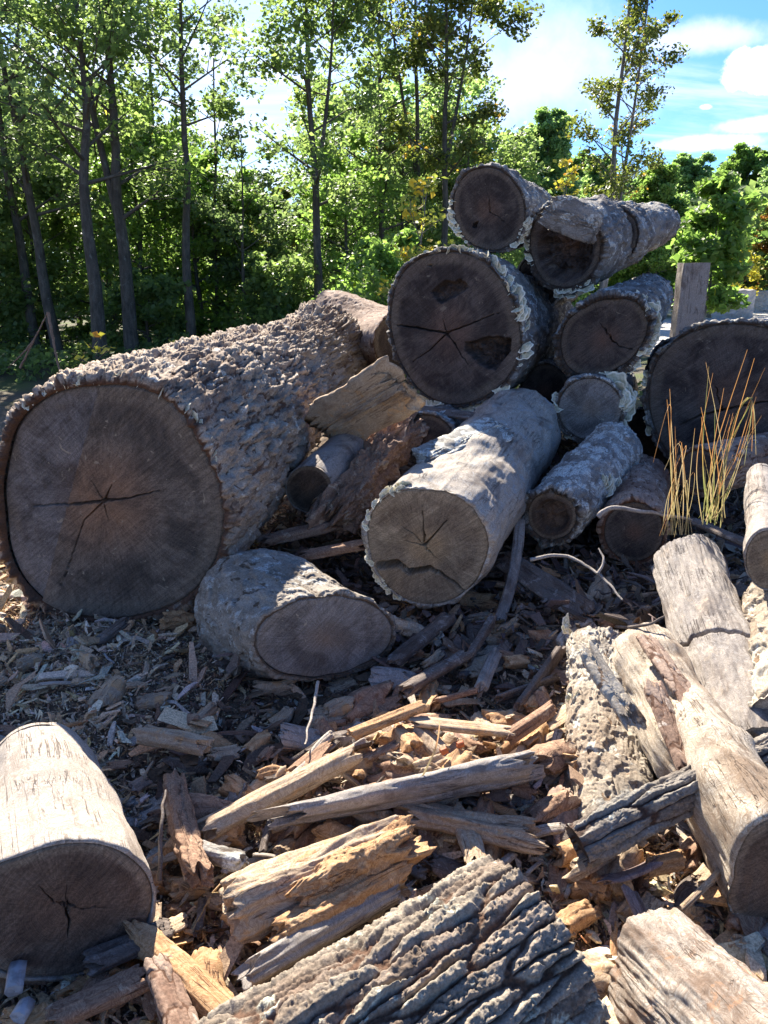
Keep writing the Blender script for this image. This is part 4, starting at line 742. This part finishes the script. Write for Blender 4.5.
#@@ENDREST
# ------------------------------------------------------------------ trees
def mat_leaf(name, ca, cb, cy, tcol, tf=.5, dry=.0):
    m, N = new_mat(name); t = attr(N, 'ht', 'Fac'); q = attr(N, 'cr', 'Fac')
    c = N.mix(t, ca, cb); c = N.mix(N.rng(q, 1 - dry - .02, 1 - dry + .02), c, cy) if dry else c
    tc_ = N.mix(1.0, c, tcol, 'MULTIPLY')
    p = N.node('ShaderNodeBsdfPrincipled', {'Base Color': c, 'Roughness': .5, 'Specular IOR Level': .35}); tr = N.node('ShaderNodeBsdfTranslucent', {'Color': tc_})
    mx = N.node('ShaderNodeMixShader', {0: tf, 1: p.outputs[0], 2: tr.outputs[0]}); N.l.new(mx.outputs[0], N.node('ShaderNodeOutputMaterial').inputs[0]); return m
LM = {
 'green': mat_leaf('green_leaf', (.065, .10, .038), (.17, .225, .075), (.40, .33, .05), (2.8, 2.9, 2.2), .50, .02),
 'bright': mat_leaf('bright_green_leaf', (.09, .14, .04), (.22, .29, .08), (.5, .42, .06), (2.1, 2.45, 1.7), .54, .04),
 'deep': mat_leaf('deep_green_leaf', (.055, .085, .04), (.13, .17, .07), (.25, .2, .04), (2.8, 2.9, 2.2), .5, .01),
 'olive': mat_leaf('olive_leaf', (.06, .08, .025), (.14, .16, .05), (.45, .26, .06), (2.4, 2.5, 1.4), .45, .08),
 'blue': mat_leaf('blue_green_leaf', (.10, .15, .07), (.22, .29, .13), (.3, .3, .08), (2.6, 2.9, 1.8), .58, .01),
 'yellow': mat_leaf('yellow_leaf', (.30, .33, .05), (.62, .52, .07), (.55, .25, .04), (1.5, 1.5, 1.2), .45, .12),
 'yellowgreen': mat_leaf('yellow_green_leaf', (.16, .22, .05), (.40, .40, .08), (.62, .45, .06), (1.8, 1.8, 1.3), .5, .3),
 'rust': mat_leaf('rust_leaf', (.20, .10, .04), (.36, .20, .07), (.16, .22, .05), (2.0, 1.8, 1.3), .45, .4),
}
TB = {'dark': mat_bark('forest_trunk_bark', (.055, .046, .036), (.13, .11, .085), (.03, .025, .02), (.16, .16, .13), .35, .25, 4, .01), 'grey': mat_bark('grey_trunk_bark', (.12, .11, .10), (.24, .22, .2), (.07, .06, .05), (.3, .3, .28), .5, .25, 4, .01)}
def leaves_mesh(name, C_, sig, per, size, mat, base, up=.5):
    """C_ clump centres (m,3), sig radius per clump"""
    C_ = np.asarray(C_); m_ = len(C_); P = np.repeat(C_, per, 0); n = len(P); sg = np.repeat(sig, per)[:, None]
    d = rng.normal(size=(n, 3)); d /= np.linalg.norm(d, axis=1)[:, None]; P = P + d * sg * rng.random((n, 1)) ** .5 * np.array([1, 1, .62])
    P[:, 2] = np.maximum(P[:, 2], .04)
    nrm = rng.normal(size=(n, 3)); nrm[:, 2] = np.abs(nrm[:, 2]) + up; nrm /= np.linalg.norm(nrm, axis=1)[:, None]
    a = np.cross(nrm, rng.normal(size=(n, 3))); a /= np.linalg.norm(a, axis=1)[:, None]; b = np.cross(nrm, a)
    l = size * rng.uniform(.6, 1.25, (n, 1)); w_ = l * rng.uniform(.30, .45, (n, 1)); dr = np.array([0, 0, -1.]) * l * .15
    V = np.stack([P - a * l * .5, P + b * w_ - a * l * .08, P + a * l * .5 + dr, P - b * w_ - a * l * .08], 1).reshape(-1, 3)
    Fc = np.arange(n * 4).reshape(n, 4); ct = np.repeat(rng.random(m_), per); tint = np.clip(.55 * rng.random(n) + .45 * ct, 0, 1)
    return mesh_np(name, V - np.array(base), [Fc], mat, False, {'ht': np.repeat(tint, 4), 'cr': np.repeat(np.clip(.5 * rng.random(n) + .5 * np.repeat(rng.random(m_) ** .7, per), 0, 1), 4)})
def tree(label, base, topxy, h, r, start, cr_, nb, per, size, leaf, bark='dark', name='tree', group=None, fork=None, prof=None, elev=.7, sub=3, sigk=1.0, droop=0.0, fko=.12, cat='tree', nfork=0, ceil=True):
    bx_, by_ = base; gz = float(ground_z(bx_, by_)); rs = np.random.default_rng(int(abs(bx_ * 131 + by_ * 977)) + nb)
    if ceil: h = min(h, 1.2 + .52 * (by_ - 4))
    n = 16; q = np.linspace(0, 1, n); top = np.array([topxy[0], topxy[1], gz + h]); b0 = np.array([bx_, by_, gz - .1])
    P = b0 + (top - b0) * q[:, None]; wob = fbm(np.stack([q * 3 + bx_, q * 0 + by_, q * 0], 1), 2) * .07; P[:, 0] += wob * np.sin(q * 3.1); P[:, 1] += wob * .5
    rad = r * (1 - .82 * q ** .9); rad[0] *= 1.35
    paths = [(P, rad)]; stems = [(P, rad)]
    for k in range(nfork):
        f0 = rs.uniform(.3, .5) if fork is None else fork; i0 = f0 * (n - 1); p0 = P[int(i0)]; ang = rs.uniform(0, 6.28) if k else (0 if rs.random() < .5 else math.pi)
        qq = np.linspace(0, 1, 12); off = np.array([math.cos(ang), math.sin(ang) * .5, 0]) * h * fko
        Q = p0 + (top - p0) * qq[:, None] * rs.uniform(.8, .98) + off * np.sin(qq * 1.5)[:, None]; rr = rad[int(i0)] * .75 * (1 - .8 * qq); paths.append((Q, rr)); stems.append((Q, rr))
    C_, sg = [], []
    for i in range(nb):
        S, rr = stems[i % len(stems)]; lo = start if i % len(stems) == 0 else max(start, .1)
        f = lo + (1 - lo) * (i + rs.random()) / nb; ff = f * (len(S) - 1); j = min(int(ff), len(S) - 2); p0 = S[j] + (S[j + 1] - S[j]) * (ff - j); r0 = rr[j] * .45
        fr = (f - start) / (1 - start); pf = prof(fr) if prof else (.55 + .45 * math.sin(math.pi * min(1, fr * .9 + .15)))
        Lb = cr_ * pf * rs.uniform(.65, 1.15); az = i * 2.4 + rs.uniform(-.5, .5); el = elev * rs.uniform(.6, 1.3) * (.6 + .6 * fr)
        dv = np.array([math.cos(az) * math.cos(el), math.sin(az) * math.cos(el), math.sin(el)]); qq = np.linspace(0, 1, 7)
        side = np.cross(dv, [0, 0, 1.]); B = p0 + dv * (qq * Lb)[:, None] + side * (rs.uniform(-.15, .15) * Lb * qq ** 2)[:, None] + np.array([0, 0, -droop * Lb]) * (qq ** 2)[:, None]
        paths.append((B, np.maximum(.004, r0 * (1 - .85 * qq))))
        for s_ in range(sub):
            u = rs.uniform(.35, .95); p1 = p0 + (B[min(6, int(u * 6))] - p0); d2 = dv + rs.normal(0, .55, 3); d2 /= np.linalg.norm(d2); L2_ = Lb * rs.uniform(.25, .5); e = p1 + d2 * L2_
            paths.append((np.linspace(p1, e, 4), np.maximum(.003, r0 * .4 * np.linspace(1, .3, 4)))); C_.append(e); sg.append(Lb * .22 * sigk + .08)
            if rs.random() < .6: C_.append((p1 + e) / 2); sg.append(Lb * .2 * sigk + .06)
        C_.append(B[-1]); sg.append(Lb * .22 * sigk + .08)
    C_ = np.array(C_); sg = np.array(sg); xr = C_[:, 0] + .268 * (C_[:, 1] - 3)
    keep = ~((C_[:, 2] + sg * .5 > .72 * (C_[:, 1] - 4.2) + .25) & (xr > -2.3) & (xr < 2.8)) | (C_[:, 1] < 10); C_, sg = C_[keep], sg[keep]
    base_ = np.array([bx_, by_, gz]); root = empty(name, base_, label, cat, group)
    link('trunk', tube_mesh('trunk', paths, TB[bark], 7, base_), root)
    if per and len(C_): link('crown', leaves_mesh('crown', C_, sg, per, size, LM[leaf], base_), root)
    return root
def bpx(px, Y): return (float(at(px, 370, Y)[0]), Y)
def topx(px, py, Y, h):
    """x of the trunk top so that the trunk passes pixel (px,py)"""
    a = at(px, py, Y); return a
def pole(label, pb, ptop, pty, Y, wpx, nb, cr_, per, leaf, start=.42, nfork=0, fork=None, size=.088, bark='dark', sub=3, h=12, sigk=1.0, Yo=0):
    b = bpx(pb, Y); a = at(ptop, pty, Y); hh = min(h, 1.2 + .52 * (Y - 4)); slope = (a[0] - b[0]) / a[2]; r = wpx / 2 * (Y + .5) / F * 1.2; per = int(per * .72)
    return tree(label, b, (b[0] + slope * hh, Y + Yo), h, r, start, cr_, nb, per, size, leaf, bark, nfork=nfork, fork=fork, sub=sub, sigk=sigk, fko=.07)
pole('leaning dark trunk at the far left edge of the wood', 40, -8, 60, 13.5, 9, 16, 1.5, 60, 'deep', .35)
pole('dark trunk leaning left, second from the left edge', 62, 8, 90, 12.8, 10, 16, 1.5, 60, 'deep', .4)
pole('thick straight dark trunk, tallest in the left of the wood', 101, 76, 0, 11.5, 13, 16, 1.6, 55, 'green', .5)
pole('dark trunk forking high into three limbs, left of centre in the wood', 134, 112, 110, 12.0, 13, 22, 1.7, 60, 'green', .42, 2, .46)
pole('slim straight dark trunk with few low branches, right of the forked one', 192, 180, 0, 12.5, 9, 14, 1.4, 45, 'green', .62)
pole('lone slim grey tree with open leafy head in front of the sky gap', 322, 311, 120, 13.0, 9, 26, 1.15, 70, 'green', .42, 1, .52)
pole('slender tree behind the far end of the largest log', 383, 380, 60, 16, 6, 22, 1.5, 75, 'green', .30)
pole('slim double tree left of the blackened log', 421, 416, 60, 17, 6, 24, 1.3, 85, 'olive', .35, 1, .4)
pole('grey-stemmed tree rising just left of the topmost log', 443, 446, 30, 15, 7, 26, 1.15, 85, 'olive', .38, 1, .5)
pole('thin forest tree behind the leaning trunks', 15, 20, 60, 16, 6, 20, 1.7, 70, 'deep', .3)
pole('thin forest tree between forked trunk and slim trunk', 160, 150, 60, 16, 5, 18, 1.4, 55, 'green', .4)
pole('thin dark stem right of the slim straight trunk', 217, 214, 100, 15, 4, 12, 1.1, 45, 'deep', .3, h=5.4)
pole('thin shaded stem in the gap behind the slim trunk', 245, 242, 200, 14, 4, 10, 1.0, 45, 'deep', .3, h=3.6)
# tall open tree on the right
b = bpx(595, 18); a = at(612, 0, 18)
tall = dict(label='tall airy tree with two stems and thin foliage standing against the blue sky')
tree(tall['label'], b, (b[0] + .12, 18), 8.6, .085, .22, .95, 52, 38, .085, 'olive', 'grey', nfork=1, fork=.10, fko=.045, sub=3, elev=.85, prof=lambda f: .35 + .75 * math.sin(math.pi * min(1, .12 + f * .86)) ** .8, sigk=.8)
# understorey and mid trees
US = [(-15, 13.5, 2.8, 'green'), (25, 16, 4.2, 'green'), (55, 14.5, 3.0, 'green'), (85, 18, 4.4, 'green'), (118, 15, 3.8, 'green'), (150, 14.5, 4.0, 'bright'), (178, 17, 4.0, 'green'), (205, 15.0, 3.3, 'bright'), (232, 16, 3.1, 'bright'), (258, 15, 2.5, 'deep'), (282, 20, 3.0, 'olive'),
      (300, 17, 2.6, 'deep'), (345, 16, 3.6, 'bright'), (362, 20, 5.0, 'green'), (398, 18, 4.4, 'green'), (425, 20, 5.2, 'blue'), (455, 18, 4.3, 'green'), (480, 20, 4.4, 'green'), (120, 22, 5.6, 'green'), (30, 22, 6.2, 'deep'), (345, 25, 6.4, 'green'), (200, 24, 4.4, 'blue'), (455, 26, 6.8, 'green'), (-60, 15, 5.0, 'deep'), (-110, 14, 5.5, 'deep'), (285, 13.0, 1.5, 'green'), (375, 12, 1.9, 'bright'), (150, 12.6, 1.3, 'green')]
ORD = 'first second third fourth fifth sixth seventh eighth ninth tenth eleventh twelfth thirteenth fourteenth fifteenth sixteenth seventeenth eighteenth nineteenth twentieth'.split() + ['twenty-' + q for q in 'first second third fourth fifth sixth seventh eighth ninth'.split()]
US.sort()
for k, (px, Y, h, lf) in enumerate(US):
    b = bpx(px, Y)
    tree('%s understorey tree of the left wood, %s from the left by its stem' % ({'deep': 'deep green', 'green': 'mid green', 'bright': 'sunlit bright green', 'olive': 'olive', 'blue': 'blue-green'}[lf], ORD[k]), b, (b[0] + random.uniform(-.2, .2), Y + random.uniform(-.2, .2)), h, .035 + .008 * h, .06, h * .27 + .35, int(15 + h * 2.6), 50, .105 if Y < 19 else .14, lf, 'dark', group='understorey trees of the left wood', sub=3, elev=.45, sigk=1.15)
RT = [(535, 26, 118, 2.2, 'blue', 'rounded blue-green tree behind the topmost log'), (505, 30, 150, 2.0, 'green', 'green tree left of the rounded blue-green tree'), (585, 30, 165, 2.2, 'blue', 'low pale green tree between the rounded one and the tall airy one'), (640, 27, 172, 2.0, 'bright', 'green bushy tree right of the tall airy tree'), (672, 33, 163, 2.3, 'blue', 'pale blue-green tree behind the bushy trees at right'), (722, 24, 158, 2.1, 'bright', 'mid green conical tree, tallest of the right clump'), (762, 22, 176, 1.9, 'blue', 'pale olive tree at the right edge'), (800, 24, 165, 2.3, 'bright', 'green tree cut off by the right edge'), (560, 36, 158, 2.4, 'bright', 'distant green tree right of the rounded one'), (615, 36, 182, 2.2, 'blue', 'distant low tree behind the stems of the tall airy tree')]
for (px, Y, pt, cr_, lf, lab) in RT:
    k_ = 2.1 if px > 650 else 1.0; Y *= k_; cr_ *= k_; b = bpx(px, Y); h = at(px, pt, Y)[2] - .1
    tree(lab, b, (b[0], Y), h, .09, .06, cr_ * .8, 70, 110, .11 * k_, lf, 'grey', sub=4, elev=.6, prof=lambda f: 1.0 - .70 * f, sigk=1.2, ceil=False)
b = bpx(697, 12); tree('bright green broad-leaved sapling right of the slanting log', b, (b[0] + .05, 12), at(697, 192, 12)[2], .03, .36, .58, 26, 34, .12, 'bright', 'grey', sub=3, elev=.6, sigk=1.0)
b = bpx(748, 32); tree('rust and orange shrub in front of the conical tree', b, (b[0] + .3, 32), at(748, 222, 32)[2], .04, .1, 1.25, 26, 34, .15, 'rust', 'dark', name='shrub', cat='shrub', sub=3)
b = bpx(724, 28); tree('low yellow-leaved shrub beside the gravel lot', b, (b[0] + .3, 28), at(726, 256, 28)[2], .03, .1, .8, 18, 22, .12, 'yellow', 'dark', name='shrub', cat='shrub', sub=2)
b = bpx(412, 8.2); tree('yellow-green shrub just left of the big blackened log', b, (b[0] + .12, 8.3), at(425, 198, 8.2)[2], .014, .35, .40, 18, 6, .075, 'yellowgreen', 'grey', name='shrub', cat='shrub', sub=3, elev=.9, sigk=.7)
b = bpx(388, 9.5); tree('pale green bush behind the far end of the largest log', b, (b[0], 9.6), at(390, 262, 9.5)[2], .016, .2, .6, 26, 20, .08, 'bright', 'grey', name='shrub', cat='shrub', sub=3, elev=.9)
b = bpx(553, 8.6); tree('thin yellow-leaved sapling showing over the topmost log', b, (b[0] + .02, 8.6), at(555, 168, 8.6)[2], .012, .7, .18, 10, 6, .06, 'yellow', 'grey', name='shrub', cat='shrub', sub=2, elev=.9, sigk=.7)
b = bpx(104, 6.3); tree('tiny yellow-leaved seedling showing over the left of the largest log', b, (b[0] - .05, 6.3), at(98, 340, 6.3)[2], .006, .6, .16, 9, 2, .075, 'yellow', 'dark', name='seedling', cat='seedling', sub=1, elev=.5, sigk=.2)
b = bpx(171, 6.8); tree('tiny yellow-leaved seedling over the middle of the largest log', b, (b[0], 6.8), at(171, 346, 6.8)[2], .006, .7, .14, 7, 3, .07, 'yellow', 'dark', name='seedling', cat='seedling', sub=1, elev=.4, sigk=.2)
# weeds on the ground and at the wood's edge, distant wood
n = 900; xx = rng.uniform(-14, 1.5, n); yy = rng.uniform(10.8, 15, n); C_w = np.stack([xx, yy, rng.uniform(.05, .35, n)], 1)
tag(link('forest_undergrowth', leaves_mesh('forest_undergrowth', C_w, np.full(n, .25), 22, .09, LM['green'], (0, 0, 0))), kind='stuff')
n = 260; xx = rng.uniform(1.2, 16, n); yy = rng.uniform(8, 9.6, n) + xx * .05; C_w = np.stack([xx, yy, rng.uniform(.03, .2, n)], 1)
tag(link('lot_weeds', leaves_mesh('lot_weeds', C_w, np.full(n, .2), 12, .07, LM['olive'], (0, 0, 0))), kind='stuff')
n = 9000; ang = rng.uniform(-.95, .95, n); Rr = rng.uniform(34, 52, n); xx = Rr * np.sin(ang); yy = Rr * np.cos(ang)
pxx = 384 + F * xx / (yy * cx); tp = np.interp(pxx, [-200, 0, 90, 180, 230, 290, 330, 400, 480, 520, 620, 700, 800, 1100], [120, 120, 150, 190, 235, 240, 205, 170, 190, 215, 220, 218, 210, 200]); tp = tp + 18 * perlin(np.stack([pxx * .03, Rr * .2, Rr * 0], 1))
hmax = (270 - tp) / F * Rr * 1.02 + 1.5; zz = hmax * rng.random(n) ** .75
tag(link('distant_wood', leaves_mesh('distant_wood', np.stack([xx, yy, zz], 1), np.full(n, 1.0), 16, .36, LM['green'], (0, 0, 0))), kind='stuff')
#@@ENDTREES

# look-alike fragments near one landmark: tell them apart by their order in the photograph
byl = {}
for o in bpy.data.objects:
    if o.parent is None and 'label' in o and o.name.split('.')[0] in PR: byl.setdefault(o['label'], []).append(o)
for lab, os_ in byl.items():
    if len(os_) < 2: continue
    os_.sort(key=lambda o: o.location.x / (o.location.y * cx + .3))
    for i, o in enumerate(os_): o['label'] = lab + ', ' + (ORD[i] if i else 'first') + ' from left'
